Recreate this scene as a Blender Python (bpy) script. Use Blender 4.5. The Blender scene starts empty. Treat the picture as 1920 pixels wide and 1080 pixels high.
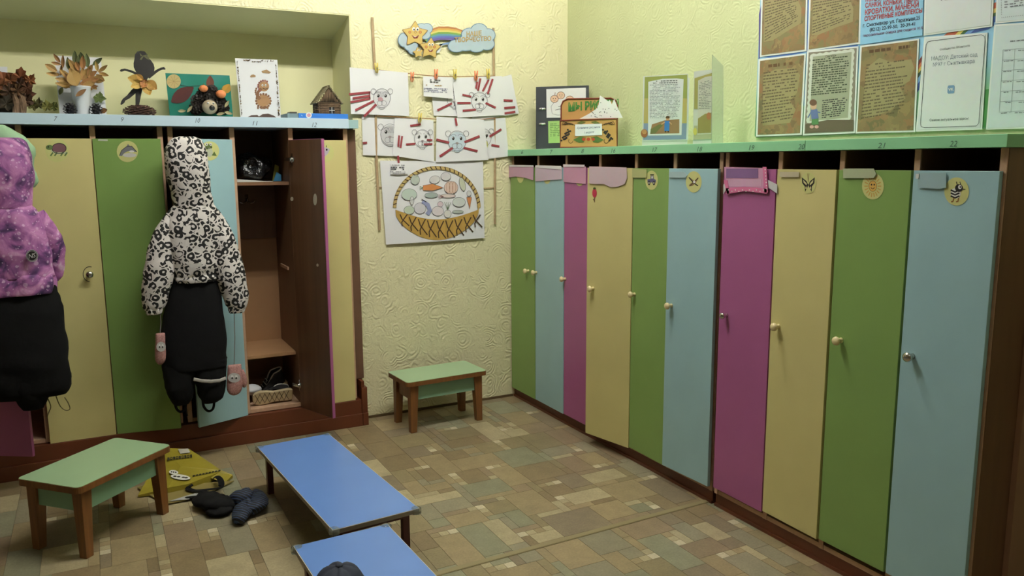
import bpy, math, random
from math import sin, cos, pi, radians, sqrt
from mathutils import Vector, Matrix, noise
random.seed(7)
sc = bpy.context.scene
C = sc.collection
V3 = Vector

# ------------------------------------------------------------------ camera
FPX, YAW, PITCH, ROLL, CAMH = 1511.6, 27.366, 8.954, -0.347, 1.45
_y, _p, _r = radians(YAW), radians(PITCH), radians(ROLL)
FW = V3((sin(_y)*cos(_p), cos(_y)*cos(_p), -sin(_p)))
R0 = V3((cos(_y), -sin(_y), 0)); U0 = R0.cross(FW)
RT = R0*cos(_r) + U0*sin(_r); UP = U0*cos(_r) - R0*sin(_r)
CAM = V3((0, 0, CAMH))
cd = bpy.data.cameras.new('camera'); co = bpy.data.objects.new('camera', cd); C.objects.link(co)
cd.sensor_width = 36; cd.lens = FPX/1920*36; cd.clip_start = 0.02
co.matrix_world = Matrix(((RT.x, UP.x, -FW.x, CAM.x), (RT.y, UP.y, -FW.y, CAM.y), (RT.z, UP.z, -FW.z, CAM.z), (0, 0, 0, 1)))
sc.camera = co
# ------------------------------------------------------------------ world, exposure
w = bpy.data.worlds.new('world'); sc.world = w; w.use_nodes = True
w.node_tree.nodes['Background'].inputs[0].default_value = (1.0, 0.95, 0.82, 1)
w.node_tree.nodes['Background'].inputs[1].default_value = 0.006
sc.view_settings.view_transform = 'Standard'; sc.view_settings.look = 'None'
sc.view_settings.exposure = 0.0; sc.view_settings.gamma = 1; sc.view_settings.use_curve_mapping = False
LAMP_POWER = 126.0
LAMP_COLOR = (1.0, 0.985, 0.95)
LAMPS = [(0.72, 2.80, 3.20), (1.80, 2.80, 3.20)]
LAMP_BACK = [(0.9, -0.6, 3.20)]

# ------------------------------------------------------------------ helpers
def S(r, g, b):
    f = lambda c: (c/255/12.92) if c <= 10 else ((c/255+.055)/1.055)**2.4
    return (f(r), f(g), f(b), 1.0)

class PL:                                   # a plane in the room; at() gives the room point seen at a photo pixel
    def __init__(s, P, n):
        s.P = V3(P); s.n = V3(n).normalized()
    def at(s, x, y, off=0.0):
        d = FW + RT*((x-960)/FPX) + UP*((540-y)/FPX)
        t = (s.P-CAM).dot(s.n)/d.dot(s.n)
        return CAM + d*t + s.n*off
def PY(y): return PL((0, y, 0), (0, -1, 0))
def PX(x): return PL((x, 0, 0), (-1, 0, 0))
def PZ(z): return PL((0, 0, z), (0, 0, 1))

MATS = {}
def newmat(name):
    m = bpy.data.materials.new(name); m.use_nodes = True
    nt = m.node_tree; b = nt.nodes['Principled BSDF']; MATS[name] = m
    return m, nt, b
def nd(nt, t, **kw):
    n = nt.nodes.new(t)
    for k, v in kw.items():
        if k in n.inputs: n.inputs[k].default_value = v
        else: setattr(n, k, v)
    return n
def ramp(nt, fac, stops, interp='LINEAR'):
    r = nt.nodes.new('ShaderNodeValToRGB'); nt.links.new(fac, r.inputs[0]); cr = r.color_ramp; cr.interpolation = interp
    while len(cr.elements) < len(stops): cr.elements.new(0.5)
    for e, (p, c) in zip(cr.elements, stops): e.position = p; e.color = c
    return r.outputs[0]
def addbump(nt, b, fac, strength, dist=0.01):
    n = nd(nt, 'ShaderNodeBump', Strength=strength, Distance=dist); nt.links.new(fac, n.inputs['Height']); nt.links.new(n.outputs[0], b.inputs['Normal'])
def coords(nt, kind='Object', sx=1, sy=1, sz=1):
    tc = nt.nodes.new('ShaderNodeTexCoord'); mp = nt.nodes.new('ShaderNodeMapping'); mp.inputs['Scale'].default_value = (sx, sy, sz)
    nt.links.new(tc.outputs[kind], mp.inputs[0]); return mp.outputs[0]
def sc3(c, k): return (min(1, c[0]*k), min(1, c[1]*k), min(1, c[2]*k), 1)
def pm(name, c, rough=.5, var=.07, scale=6, bump=0, bscale=80, metal=0, stretch=(1, 1, 1), spec=.5, coat=0, bdist=.004):
    m, nt, b = newmat(name)
    v = coords(nt, 'Object', *stretch)
    n = nd(nt, 'ShaderNodeTexNoise', Scale=scale, Detail=4.0); nt.links.new(v, n.inputs['Vector'])
    col = ramp(nt, n.outputs['Fac'], [(.3, sc3(c, 1-var)), (.7, sc3(c, 1+var))])
    nt.links.new(col, b.inputs['Base Color'])
    b.inputs['Roughness'].default_value = rough; b.inputs['Metallic'].default_value = metal
    b.inputs['Specular IOR Level'].default_value = spec; b.inputs['Coat Weight'].default_value = coat
    if bump:
        n2 = nd(nt, 'ShaderNodeTexNoise', Scale=bscale, Detail=3.0); nt.links.new(v, n2.inputs['Vector']); addbump(nt, b, n2.outputs['Fac'], bump, bdist)
    return m
def printmat():
    m, nt, b = newmat('print')
    a = nd(nt, 'ShaderNodeAttribute', attribute_name='Col'); 
    n = nd(nt, 'ShaderNodeTexNoise', Scale=40.0, Detail=3.0)
    v = coords(nt); nt.links.new(v, n.inputs['Vector'])
    mx = nd(nt, 'ShaderNodeMix', data_type='RGBA', blend_type='MULTIPLY'); mx.inputs[0].default_value = .10
    nt.links.new(a.outputs['Color'], mx.inputs[6]); nt.links.new(n.outputs['Color'], mx.inputs[7])
    nt.links.new(mx.outputs[2], b.inputs['Base Color']); b.inputs['Roughness'].default_value = .6
    b.inputs['Specular IOR Level'].default_value = .3
    return m
PRINT = printmat()

ROOT = {}
def wipe(o, label=None, cat=None, group=None, kind=None):
    if label: o['label'] = label
    if cat: o['category'] = cat
    if group: o['group'] = group
    if kind: o['kind'] = kind
    return o
def empty(name, loc, label, cat, group=None, rz=0, kind=None):
    o = bpy.data.objects.new(name, None); C.objects.link(o); o.location = loc; o.rotation_euler = (0, 0, rz)
    o.empty_display_size = .05; ROOT[o] = V3(loc); return wipe(o, label, cat, group, kind)

class MB:
    def __init__(s): s.v = []; s.f = []; s.c = []; s.k = 0
    def face(s, pts, col=(1, 1, 1, 1)):
        i = len(s.v); s.v += [V3(p) for p in pts]; s.f.append(list(range(i, i+len(pts)))); s.c.append(col)
    def grid(s, verts, faces, col=(1, 1, 1, 1)):
        i = len(s.v); s.v += [V3(p) for p in verts]
        for f in faces: s.f.append([i+k for k in f]); s.c.append(col)
    def box(s, x0, x1, y0, y1, z0, z1, col=(1, 1, 1, 1)):
        s.hexa([(x0, y0, z0), (x1, y0, z0), (x1, y1, z0), (x0, y1, z0)], (0, 0, z1-z0), col)
    def hexa(s, base, ext, col=(1, 1, 1, 1)):      # polygon extruded along a vector
        n = len(base); e = V3(ext); a = [V3(p) for p in base]; t = [p+e for p in a]
        nrm = sum(((a[i]-a[0]).cross(a[(i+1) % n]-a[0]) for i in range(n)), V3())
        fl = nrm.dot(e) > 0
        F = [list(range(n))[::-1], list(range(n, 2*n))] if fl else [list(range(n)), list(range(n, 2*n))[::-1]]
        for i in range(n):
            j = (i+1) % n; q = [i, j, n+j, n+i]; F.append(q if fl else q[::-1])
        s.grid(a+t, F, col)
    def obox(s, c, ax, ay, az, col=(1, 1, 1, 1)):  # centre and three half axes
        c, ax, ay, az = V3(c), V3(ax), V3(ay), V3(az)
        s.hexa([c-ax-ay-az, c+ax-ay-az, c+ax+ay-az, c-ax+ay-az], az*2, col)
    def taper(s, b, hb, t, ht, col=(1, 1, 1, 1)):  # tapered square post
        b, t = V3(b), V3(t); v = []
        for p, h in ((b, hb), (t, ht)): v += [p+V3((-h, -h, 0)), p+V3((h, -h, 0)), p+V3((h, h, 0)), p+V3((-h, h, 0))]
        s.grid(v, [(3, 2, 1, 0), (4, 5, 6, 7), (0, 1, 5, 4), (1, 2, 6, 5), (2, 3, 7, 6), (3, 0, 4, 7)], col)
    def tube(s, pts, rad, n=8, col=(1, 1, 1, 1), flat=1.0, upv=None, cap=True):
        pts = [V3(p) for p in pts]; m = len(pts)
        if not hasattr(rad, '__len__'): rad = [rad]*m
        v = []; up = V3(upv) if upv else V3((0.13, 0.27, 1)).normalized()
        for i, p in enumerate(pts):
            d = (pts[min(i+1, m-1)]-pts[max(i-1, 0)]).normalized()
            if abs(d.dot(up)) > .97: uu = V3((1, 0.1, 0))
            else: uu = up
            a = d.cross(uu).normalized(); b = a.cross(d).normalized()
            for k in range(n):
                t = 2*pi*k/n; v.append(p + a*cos(t)*rad[i] + b*sin(t)*rad[i]*flat)
        F = [(i*n+k, i*n+(k+1) % n, (i+1)*n+(k+1) % n, (i+1)*n+k) for i in range(m-1) for k in range(n)]
        if cap: F += [tuple(range(n))[::-1], tuple(range((m-1)*n, m*n))]
        s.grid(v, F, col)
    def lathe(s, o, axis, prof, n=16, col=(1, 1, 1, 1)):   # prof: (distance along axis, radius)
        o = V3(o); ax = V3(axis).normalized(); u = ax.orthogonal().normalized(); w_ = ax.cross(u); v = []
        for (h, r) in prof:
            for k in range(n): t = 2*pi*k/n; v.append(o+ax*h+(u*cos(t)+w_*sin(t))*max(r, 1e-5))
        m = len(prof)
        F = [(i*n+k, i*n+(k+1) % n, (i+1)*n+(k+1) % n, (i+1)*n+k) for i in range(m-1) for k in range(n)]
        F += [tuple(range(n))[::-1], tuple(range((m-1)*n, m*n))]
        s.grid(v, F, col)
    def ball(s, c, rx, ry=None, rz=None, n=14, col=(1, 1, 1, 1), amp=0, freq=8, M=None):
        ry = ry or rx; rz = rz or rx; c = V3(c); v = []; m = max(6, n//2)
        for i in range(m+1):
            a = pi*i/m
            for k in range(n):
                t = 2*pi*k/n; d = V3((sin(a)*cos(t)*rx, sin(a)*sin(t)*ry, cos(a)*rz))
                if amp: d = d*(1+amp*noise.noise(d*freq+c*3))
                if M: d = M @ d
                v.append(c+d)
        F = [(i*n+k, (i+1)*n+k, (i+1)*n+(k+1) % n, i*n+(k+1) % n) for i in range(m) for k in range(n)]
        s.grid(v, F, col)
    # --- flat print on a plane, given in photo pixels
    def lay(s, off): s.k += 1; return off+min(s.k, 120)*8e-6     # later marks lie a hair above earlier ones
    def poly(s, pl, pts, off, col):
        off = s.lay(off); s.face([pl.at(x, y, off) for x, y in pts], col)
    def slab(s, pl, pts, off, th, col): s.hexa([pl.at(x, y, off) for x, y in pts], pl.n*th, col)
    def ell(s, pl, cx, cy, rx, ry, off, col, rot=0, n=18):
        c_, s_ = cos(rot), sin(rot)
        s.poly(pl, [(cx+rx*cos(2*pi*k/n)*c_-ry*sin(2*pi*k/n)*s_, cy+rx*cos(2*pi*k/n)*s_+ry*sin(2*pi*k/n)*c_) for k in range(n)], off, col)
    def stroke(s, pl, pts, wd, off, col, closed=False):
        P = [V3((x, y)) for x, y in pts]; off = s.lay(off)
        if closed: P.append(P[0])
        n = len(P); L = []; Rr = []
        for i in range(n):
            a, b = P[max(i-1, 0)], P[min(i+1, n-1)]
            if closed and i in (0, n-1): a, b = P[-2], P[1]
            d = b-a; d = d/(d.length or 1); q = V3((-d.y, d.x))*wd/2
            L.append(P[i]+q); Rr.append(P[i]-q)
        for i in range(n-1):
            s.face([pl.at(*L[i], off), pl.at(*Rr[i], off), pl.at(*Rr[i+1], off), pl.at(*L[i+1], off)], col)
    def ering(s, pl, cx, cy, rx, ry, wd, off, col, rot=0, a0=0, a1=2*pi, n=22):
        c_, s_ = cos(rot), sin(rot); P = []
        for k in range(n+1):
            t = a0+(a1-a0)*k/n; P.append((cx+rx*cos(t)*c_-ry*sin(t)*s_, cy+rx*cos(t)*s_+ry*sin(t)*c_))
        s.stroke(pl, P, wd, off, col)
    def text(s, pl, txt, p0, p1, h, off, col, slant=0.0, bold=0.0):
        v, f, wd = glyphs(txt, bold)
        if not f: return
        p0, p1 = V3(p0), V3(p1); e = (p1-p0)/wd; up = V3((slant*h, -h))
        s.grid([pl.at(*(p0+e*x+up*(y/.7)), off) for x, y in v], f, col)
    def dashes(s, pl, quad, rows, off, col, dens=.85, th=.4, seg=9, ragged=.1, rnd=random):
        a, b, c, d = [V3(q) for q in quad]          # tl, tr, br, bl ; illegible small print
        for r in range(rows):
            t = (r+.5)/rows; l, q = a.lerp(d, t), b.lerp(c, t); hh = (d-a)/rows*th*.5
            end = 1-rnd.random()*ragged*(3 if rnd.random() < .2 else 1); u = 0
            while u < end:
                du = (0.4+rnd.random())/seg
                if rnd.random() < dens:
                    m, n = l.lerp(q, u), l.lerp(q, min(end, u+du*.8))
                    s.face([pl.at(*q, off+.00005) for q in (m-hh, n-hh, n+hh, m+hh)], col)
                u += du
    def build(s, name, mat=None, parent=None, smooth=False, local=False, bevel=0, label=None, cat=None, group=None, kind=None, auto=None, sub=0, solid=0):
        if parent is not None:
            o0 = V3((0, 0, 0)) if local else ROOT[parent]
        else:
            xs = [p.x for p in s.v]; ys = [p.y for p in s.v]; zs = [p.z for p in s.v]
            o0 = V3(((min(xs)+max(xs))/2, (min(ys)+max(ys))/2, min(zs)))
        me = bpy.data.meshes.new(name); me.from_pydata([tuple(p-o0) for p in s.v], [], s.f); me.update()
        a = me.color_attributes.new('Col', 'FLOAT_COLOR', 'CORNER'); data = []
        for f, c in zip(s.f, s.c): data += list(c)*len(f)
        a.data.foreach_set('color', data)
        if smooth: me.polygons.foreach_set('use_smooth', [True]*len(me.polygons))
        me.materials.append(mat or PRINT)
        o = bpy.data.objects.new(name, me); C.objects.link(o)
        if parent is not None: o.parent = parent; ROOT[o] = ROOT.get(parent, V3())
        else: o.location = o0; ROOT[o] = V3(o0)
        if bevel:
            b = o.modifiers.new('bevel', 'BEVEL'); b.width = bevel; b.segments = 2; b.limit_method = 'ANGLE'; b.angle_limit = radians(40)
        if sub:
            b = o.modifiers.new('sub', 'SUBSURF'); b.levels = b.render_levels = sub
        if solid:
            b = o.modifiers.new('solid', 'SOLIDIFY'); b.thickness = solid
        return wipe(o, label, cat, group, kind)

_gl = {}
def glyphs(txt, bold=0.0):
    key = (txt, bold)
    if key in _gl: return _gl[key]
    cu = bpy.data.curves.new('t', 'FONT'); cu.body = txt; cu.resolution_u = 2; cu.offset = bold
    o = bpy.data.objects.new('t', cu); C.objects.link(o); bpy.context.view_layer.update()
    me = bpy.data.meshes.new_from_object(o.evaluated_get(bpy.context.evaluated_depsgraph_get()))
    v = [(p.co.x, p.co.y) for p in me.vertices]; f = [list(p.vertices) for p in me.polygons]
    bpy.data.objects.remove(o); bpy.data.curves.remove(cu); bpy.data.meshes.remove(me)
    wd = max([x for x, y in v] or [1]); _gl[key] = (v, f, wd); return _gl[key]

# ------------------------------------------------------------------ materials
def wallmat(name, c, emboss):
    m, nt, b = newmat(name); v = coords(nt)
    n = nd(nt, 'ShaderNodeTexNoise', Scale=3.0, Detail=5.0); nt.links.new(v, n.inputs['Vector'])
    nt.links.new(ramp(nt, n.outputs['Fac'], [(.3, sc3(c, .96)), (.7, sc3(c, 1.04))]), b.inputs['Base Color']); b.inputs['Roughness'].default_value = .55
    if emboss:
        big = nd(nt, 'ShaderNodeTexNoise', Scale=7.0, Detail=2.0); nt.links.new(v, big.inputs['Vector'])
        wv = nd(nt, 'ShaderNodeTexVoronoi', Scale=11.0, feature='F1'); nt.links.new(v, wv.inputs['Vector'])
        rip = nd(nt, 'ShaderNodeMath', operation='MULTIPLY_ADD'); nt.links.new(wv.outputs['Distance'], rip.inputs[0]); rip.inputs[1].default_value = 34.0
        nsd = nd(nt, 'ShaderNodeMath', operation='MULTIPLY'); nt.links.new(big.outputs['Fac'], nsd.inputs[0]); nsd.inputs[1].default_value = 34.0
        nt.links.new(nsd.outputs[0], rip.inputs[2])
        si = nd(nt, 'ShaderNodeMath', operation='SINE'); nt.links.new(rip.outputs[0], si.inputs[0])
        fine = nd(nt, 'ShaderNodeTexNoise', Scale=55.0, Detail=4.0, Distortion=1.2); nt.links.new(v, fine.inputs['Vector'])
        mk = nd(nt, 'ShaderNodeTexNoise', Scale=16.0, Detail=3.0); nt.links.new(v, mk.inputs['Vector'])
        mk2 = ramp(nt, mk.outputs['Fac'], [(.44, (0, 0, 0, 1)), (.6, (1, 1, 1, 1))])
        mul = nd(nt, 'ShaderNodeMath', operation='MULTIPLY'); nt.links.new(si.outputs[0], mul.inputs[0]); nt.links.new(mk2, mul.inputs[1])
        ad = nd(nt, 'ShaderNodeMath', operation='MULTIPLY_ADD'); nt.links.new(fine.outputs['Fac'], ad.inputs[0]); ad.inputs[1].default_value = 2.6; nt.links.new(mul.outputs[0], ad.inputs[2])
        addbump(nt, b, ad.outputs[0], emboss, .002)
    return m
WALL = wallmat('embossed_wallpaper', S(228, 223, 180), .6)
WALLR = wallmat('embossed_wallpaper_green', S(197, 203, 156), .28)
NICHE = wallmat('smooth_paint', S(226, 222, 172), 0)
CEIL = pm('ceiling_paint', S(222, 220, 210), .8)
FAR = pm('low_bounce_wall', S(128, 116, 92), .7)  # unseen left and front walls, coloured dark to weaken the bounced light
DOORC = {'yellow': pm('yellow_laminate', S(208, 199, 136), .38, .03, bump=.05, bscale=120),
         'green': pm('green_laminate', S(128, 161, 88), .38, .03, bump=.05, bscale=120),
         'blue': pm('blue_laminate', S(158, 195, 201), .38, .03, bump=.05, bscale=120),
         'pink': pm('pink_laminate', S(166, 93, 142), .38, .03, bump=.05, bscale=120)}
LEDGEB = pm('pale_blue_paint', S(196, 220, 234), .5, .03)
LEDGEG = pm('mint_paint', S(142, 206, 156), .45, .05)
TAN = pm('particle_board', S(196, 160, 130), .6, .08, 40)
BROWN = pm('brown_panel', S(118, 85, 58), .55, .08, 5, stretch=(6, 6, .6))
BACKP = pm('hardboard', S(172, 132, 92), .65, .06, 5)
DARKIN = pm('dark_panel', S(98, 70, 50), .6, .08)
WENGE = pm('dark_wood_veneer', S(94, 64, 42), .35, .25, 3, stretch=(9, 9, .35), bump=.03)
PLINTH = pm('red_brown_paint', S(98, 50, 27), .4, .10, 4)
WOODO = pm('orange_wood', S(120, 78, 38), .4, .22, 4, stretch=(14, 14, .9))
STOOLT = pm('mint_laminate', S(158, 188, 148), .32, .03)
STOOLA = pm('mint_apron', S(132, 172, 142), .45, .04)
BLUET = pm('blue_laminate_top', S(106, 144, 212), .25, .02, spec=.5)
EDGEG = pm('grey_edge_band', S(150, 140, 130), .5)
MAROON = pm('maroon_steel', S(74, 22, 26), .4)
METAL = pm('chrome', S(205, 202, 195), .22, .02, metal=1)
STEEL = pm('dull_steel', S(150, 145, 135), .4, .05, metal=1)
KNOBW = pm('pale_wood', S(222, 206, 156), .35, .05)
PAPER = pm('paper', S(226, 227, 228), .7, .015, 3)
BLACKF = pm('black_fabric', S(15, 15, 16), .9, .2, 14, bump=.25, bscale=18, bdist=.012, spec=.2)
NAVY = pm('navy_fabric', S(36, 42, 58), .8, .15, bump=.2, bscale=120)
STICKW = pm('stick_wood', S(172, 148, 112), .6, .15, 30)
CONE = pm('cone_scale', S(62, 46, 36), .6, .3, 60)
LEAF = PRINT
DARKG = pm('dark_gap', S(40, 30, 22), .8)
def clearmat(name, c, rough=.05, alpha=.25):
    m, nt, b = newmat(name); b.inputs['Base Color'].default_value = c; b.inputs['Roughness'].default_value = rough
    b.inputs['Transmission Weight'].default_value = 1-alpha; b.inputs['IOR'].default_value = 1.3; return m
CLEAR = clearmat('clear_plastic', S(225, 235, 228), .08, .12)

# ------------------------------------------------------------------ structure
XW, YW, YN, ZC = 2.63, 4.33, 4.70, 3.3            # right wall, back wall, niche back, ceiling
XL, YF, NX, NZ = -1.9, -2.2, 1.287, 2.22
def struct(mb, name, mat, **k): return mb.build(name, mat, kind='structure', **k)
m = MB(); m.box(XL, XW+.2, YF, YN+.2, -.12, -.0025); FLOOR = struct(m, 'floor', pm('floor_joint', S(96, 84, 62), .6)); FLOOR['label'] = 'stone-patterned beige and grey lino floor with a seam'
m = MB(); m.box(NX, XW+.2, YW, YN+.2, 0, ZC); m.box(XL, NX, YW, YN+.2, NZ, ZC); struct(m, 'wall_back', WALL)
m = MB(); m.box(XL, NX-.002, YN-.004, YN+.2, 0, NZ); struct(m, 'wall_niche_back', NICHE)
m = MB(); m.box(NX-.006, NX-.0005, YW+.001, YN-.004, 0, NZ-.001); struct(m, 'wall_niche_side', NICHE)
m = MB(); m.hexa([(XL, YW+.001, NZ-.001), (XL, YN-.004, NZ-.001), (XL, YN-.004, NZ-.08), (XL, YW+.001, NZ-.006)], (NX-.006-XL, 0, 0)); struct(m, 'wall_niche_head', NICHE)
m = MB(); m.box(XW, XW+.15, YF, YW, 0, ZC); struct(m, 'wall_right', WALLR)
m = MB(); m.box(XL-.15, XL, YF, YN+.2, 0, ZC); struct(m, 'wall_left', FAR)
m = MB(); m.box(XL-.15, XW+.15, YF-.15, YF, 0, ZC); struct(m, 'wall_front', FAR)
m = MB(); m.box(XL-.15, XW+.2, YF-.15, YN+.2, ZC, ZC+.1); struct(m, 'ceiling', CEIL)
m = MB(); m.box(NX+.01, 2.24, YW-.007, YW, 0, .014); struct(m, 'gap_strip_back', pm('dark_gap_strip', S(92, 74, 44), .7))  # added dark strip standing in for the dark gap line at the wall foot

# floor tiles on a 38.4 mm grid
G = .0384
def fp(x, y): p = PZ(0).at(x, y); return p.x, p.y
TC = {'c': S(174, 161, 128), 't': S(157, 140, 107), 'b': S(134, 117, 88), 'o': S(139, 126, 95), 'g': S(143, 136, 113), 'e': S(140, 138, 113), 'p': S(143, 125, 100), 'w': S(202, 192, 164), 'n': S(132, 119, 97)}
occ = {}; tiles = []
def put(x0, y0, x1, y1, col, force=False):
    a, b, c, d = round(x0/G), round(y0/G), max(round(x1/G), round(x0/G)+1), max(round(y1/G), round(y0/G)+1)
    cells = [(i, j) for i in range(a, c) for j in range(b, d)]
    if any(q in occ for q in cells):
        if not force: return False
        # shrink to the largest free sub-rectangle anchored on any side
        best = None
        for aa in range(a, c):
            for cc in range(aa+1, c+1):
                for bb in range(b, d):
                    for dd in range(bb+1, d+1):
                        if best and (cc-aa)*(dd-bb) <= best[0]: continue
                        if not any((i, j) in occ for i in range(aa, cc) for j in range(bb, dd)): best = ((cc-aa)*(dd-bb), aa, bb, cc, dd)
        if not best or best[0] < 4: return False
        _, a, b, c, d = best; cells = [(i, j) for i in range(a, c) for j in range(b, d)]
    for q in cells: occ[q] = 1
    tiles.append((a*G, b*G, c*G, d*G, col)); return True
def chips(kind, x, y):          # mosaic of three chips; the anchor is the white chip
    i, j = round(x/G), round(y/G)
    L = {'HL': [(i, j-1), (i+1, j-1), (i+2, j-1)], 'HR': [(i-1, j-1), (i-2, j-1), (i-3, j-1)], 'VT': [(i, j-1), (i, j-2), (i, j-3)], 'VB': [(i-1, j), (i-1, j+1), (i-1, j+2)]}[kind]
    for (a, b), col in zip(L, ('w', 'c', 't')):
        if (a, b) not in occ: occ[(a, b)] = 1; tiles.append((a*G, b*G, (a+1)*G, (b+1)*G, col+'*'))
for k, L in dict(HL=[(2.168, 3.998), (1.891, 3.797), (1.559, 3.328), (2.028, 3.113), (1.394, 2.665), (1.955, 2.135), (.472, 3.273), (-.268, 3.677), (.95, 3.74), (.30, 2.74)],
                 HR=[(1.685, 3.957), (1.35, 3.479), (1.794, 3.05), (2.24, 2.861), (1.185, 2.815), (1.752, 2.278), (1.281, 2.45), (.255, 3.433), (1.02, 3.25), (-.1, 2.98)],
                 VT=[(1.758, 3.637), (1.379, 3.326), (1.702, 2.876), (1.359, 2.943), (2.18, 2.327), (.292, 3.274), (1.08, 3.95), (-.35, 3.05)],
                 VB=[(1.473, 3.63), (2.114, 3.294), (2.041, 2.585), (1.911, 2.272), (-.048, 3.212), (.15, 2.93)]).items():
    for x, y in L: chips(k, x, y)
def tl(pts, col):
    q = [fp(780+x/4.154, 760+y/4.154) for x, y in pts]; xs = sorted(p[0] for p in q); ys = sorted(p[1] for p in q)
    put((xs[0]+xs[1])/2, (ys[0]+ys[1])/2, (xs[2]+xs[3])/2, (ys[2]+ys[3])/2, col, True)
for pts, col in [([(430, 155), (540, 125), (770, 250), (640, 290)], 'c'), ([(685, 205), (835, 180), (910, 220), (760, 250)], 'c'), ([(780, 258), (970, 215), (1135, 305), (945, 345)], 'o'),
                 ([(980, 210), (1130, 180), (1300, 270), (1150, 300)], 'p'), ([(945, 350), (1180, 300), (1250, 370), (1050, 410)], 'g'), ([(1215, 385), (1390, 350), (1520, 430), (1360, 465)], 't'),
                 ([(580, 370), (850, 315), (1040, 430), (790, 490)], 'e'), ([(285, 425), (585, 375), (690, 450), (370, 515)], 't'), ([(195, 370), (340, 335), (420, 395), (285, 430)], 'b'),
                 ([(45, 400), (185, 370), (370, 515), (225, 545)], 't'), ([(285, 535), (510, 490), (600, 560), (380, 605)], 'b'), ([(545, 515), (740, 475), (905, 590), (700, 625)], 't'),
                 ([(325, 620), (615, 565), (720, 650), (440, 710)], 'e'), ([(440, 710), (720, 650), (775, 690), (490, 760)], 't'), ([(790, 490), (1050, 430), (1190, 520), (900, 590)], 'b'),
                 ([(1080, 420), (1210, 390), (1390, 500), (1240, 540)], 'p'), ([(1090, 570), (1230, 530), (1400, 620), (1190, 670)], 'n'), ([(945, 620), (1110, 580), (1190, 670), (1050, 715)], 'b'),
                 ([(1130, 705), (1410, 640), (1490, 690), (1230, 790)], 'c'), ([(705, 715), (930, 660), (1170, 800), (935, 870)], 't'), ([(935, 875), (1310, 785), (1510, 915), (1130, 1015)], 'n'),
                 ([(1330, 780), (1540, 720), (1720, 845), (1520, 910)], 't'), ([(1410, 625), (1680, 560), (1870, 680), (1670, 765)], 't'), ([(1660, 775), (1820, 735), (1880, 800), (1740, 840)], 'e'),
                 ([(1240, 560), (1510, 465), (1670, 545), (1390, 610)], 'c'), ([(1530, 455), (1680, 425), (1850, 520), (1680, 550)], 'g'), ([(510, 765), (705, 715), (860, 800), (640, 850)], 'o'),
                 ([(640, 850), (790, 810), (960, 910), (800, 970)], 'e'), ([(465, 925), (640, 880), (880, 1050), (700, 1090)], 'c'), ([(835, 1010), (1030, 955), (1135, 1025), (930, 1080)], 'c'),
                 ([(205, 865), (465, 805), (600, 880), (290, 945)], 't'), ([(105, 780), (385, 705), (480, 775), (205, 860)], 'g'), ([(-40, 720), (330, 645), (390, 695), (0, 790)], 'c'), ([(55, 620), (250, 580), (320, 635), (95, 685)], 't'),
                 ([(0, 500), (130, 480), (240, 570), (60, 610)], 'b'), ([(190, 190), (430, 150), (560, 240), (260, 270)], 'o'), ([(20, 130), (220, 100), (300, 150), (100, 180)], 'g')]: tl(pts, col)
rt = random.Random(11)
SZ = [(4, 6), (6, 4), (5, 6), (3, 7), (7, 3), (5, 5), (4, 7), (6, 5), (4, 5), (5, 3), (4, 4), (3, 4), (4, 3), (3, 3), (2, 4), (4, 2), (2, 2), (3, 2), (2, 3), (1, 3), (3, 1), (2, 1), (1, 2), (1, 1)]
I0, I1, J0, J1 = round(XL/G)+1, round(2.26/G), round(YF/G)+1, round(4.69/G)
for j in range(J1, J0-1, -1):
    for i in range(I0, I1+1):
        if (i, j) in occ: continue
        cand = SZ[:10]; rt.shuffle(cand)
        for a, b in cand+SZ[10:]:
            cells = [(i+u, j-v) for u in range(a) for v in range(b)]
            if not any(q in occ for q in cells) and i+a-1 <= I1:
                for q in cells: occ[q] = 1
                tiles.append((i*G, (j-b+1)*G, (i+a)*G, (j+1)*G, rt.choice('ttbbogepnc') if a*b > 1 else 'c*')); break
def seen(x0, y0, x1, y1):
    for x, y in ((x0, y0), (x1, y0), (x0, y1), (x1, y1), ((x0+x1)/2, (y0+y1)/2)):
        d = V3((x, y, 0))-CAM; k = d.dot(FW)
        if k > .2 and -10 < 960+FPX*d.dot(RT)/k < 1930 and 540-FPX*d.dot(UP)/k < 1090 and x < 2.26 and y < 4.34: return True
    return False
def tilemat():
    m, nt, b = newmat('stone_tile'); oi = nd(nt, 'ShaderNodeObjectInfo'); g = nd(nt, 'ShaderNodeNewGeometry')
    n = nd(nt, 'ShaderNodeTexNoise', Scale=14.0, Detail=6.0, Roughness=.65); nt.links.new(g.outputs['Position'], n.inputs['Vector'])
    n2 = nd(nt, 'ShaderNodeTexNoise', Scale=120.0, Detail=3.0); nt.links.new(g.outputs['Position'], n2.inputs['Vector'])
    a = nd(nt, 'ShaderNodeAttribute', attribute_name='Col')
    f = ramp(nt, n.outputs['Fac'], [(.3, (.84, .84, .84, 1)), (.7, (1.12, 1.11, 1.09, 1))])
    f2 = ramp(nt, n2.outputs['Fac'], [(.3, (.88, .88, .86, 1)), (.7, (1.1, 1.1, 1.1, 1))])
    cur = oi.outputs['Color']
    for q in (a.outputs['Color'], f, f2):
        mx = nd(nt, 'ShaderNodeMix', data_type='RGBA', blend_type='MULTIPLY'); mx.inputs[0].default_value = 1
        nt.links.new(cur, mx.inputs[6]); nt.links.new(q, mx.inputs[7]); cur = mx.outputs[2]
    nt.links.new(cur, b.inputs['Base Color']); b.inputs['Roughness'].default_value = .42; b.inputs['Specular IOR Level'].default_value = .35
    addbump(nt, b, n2.outputs['Fac'], .06, .002); return m
TILE = tilemat(); um = None; rest = MB(); nt_, nc_ = 0, 0
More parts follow.
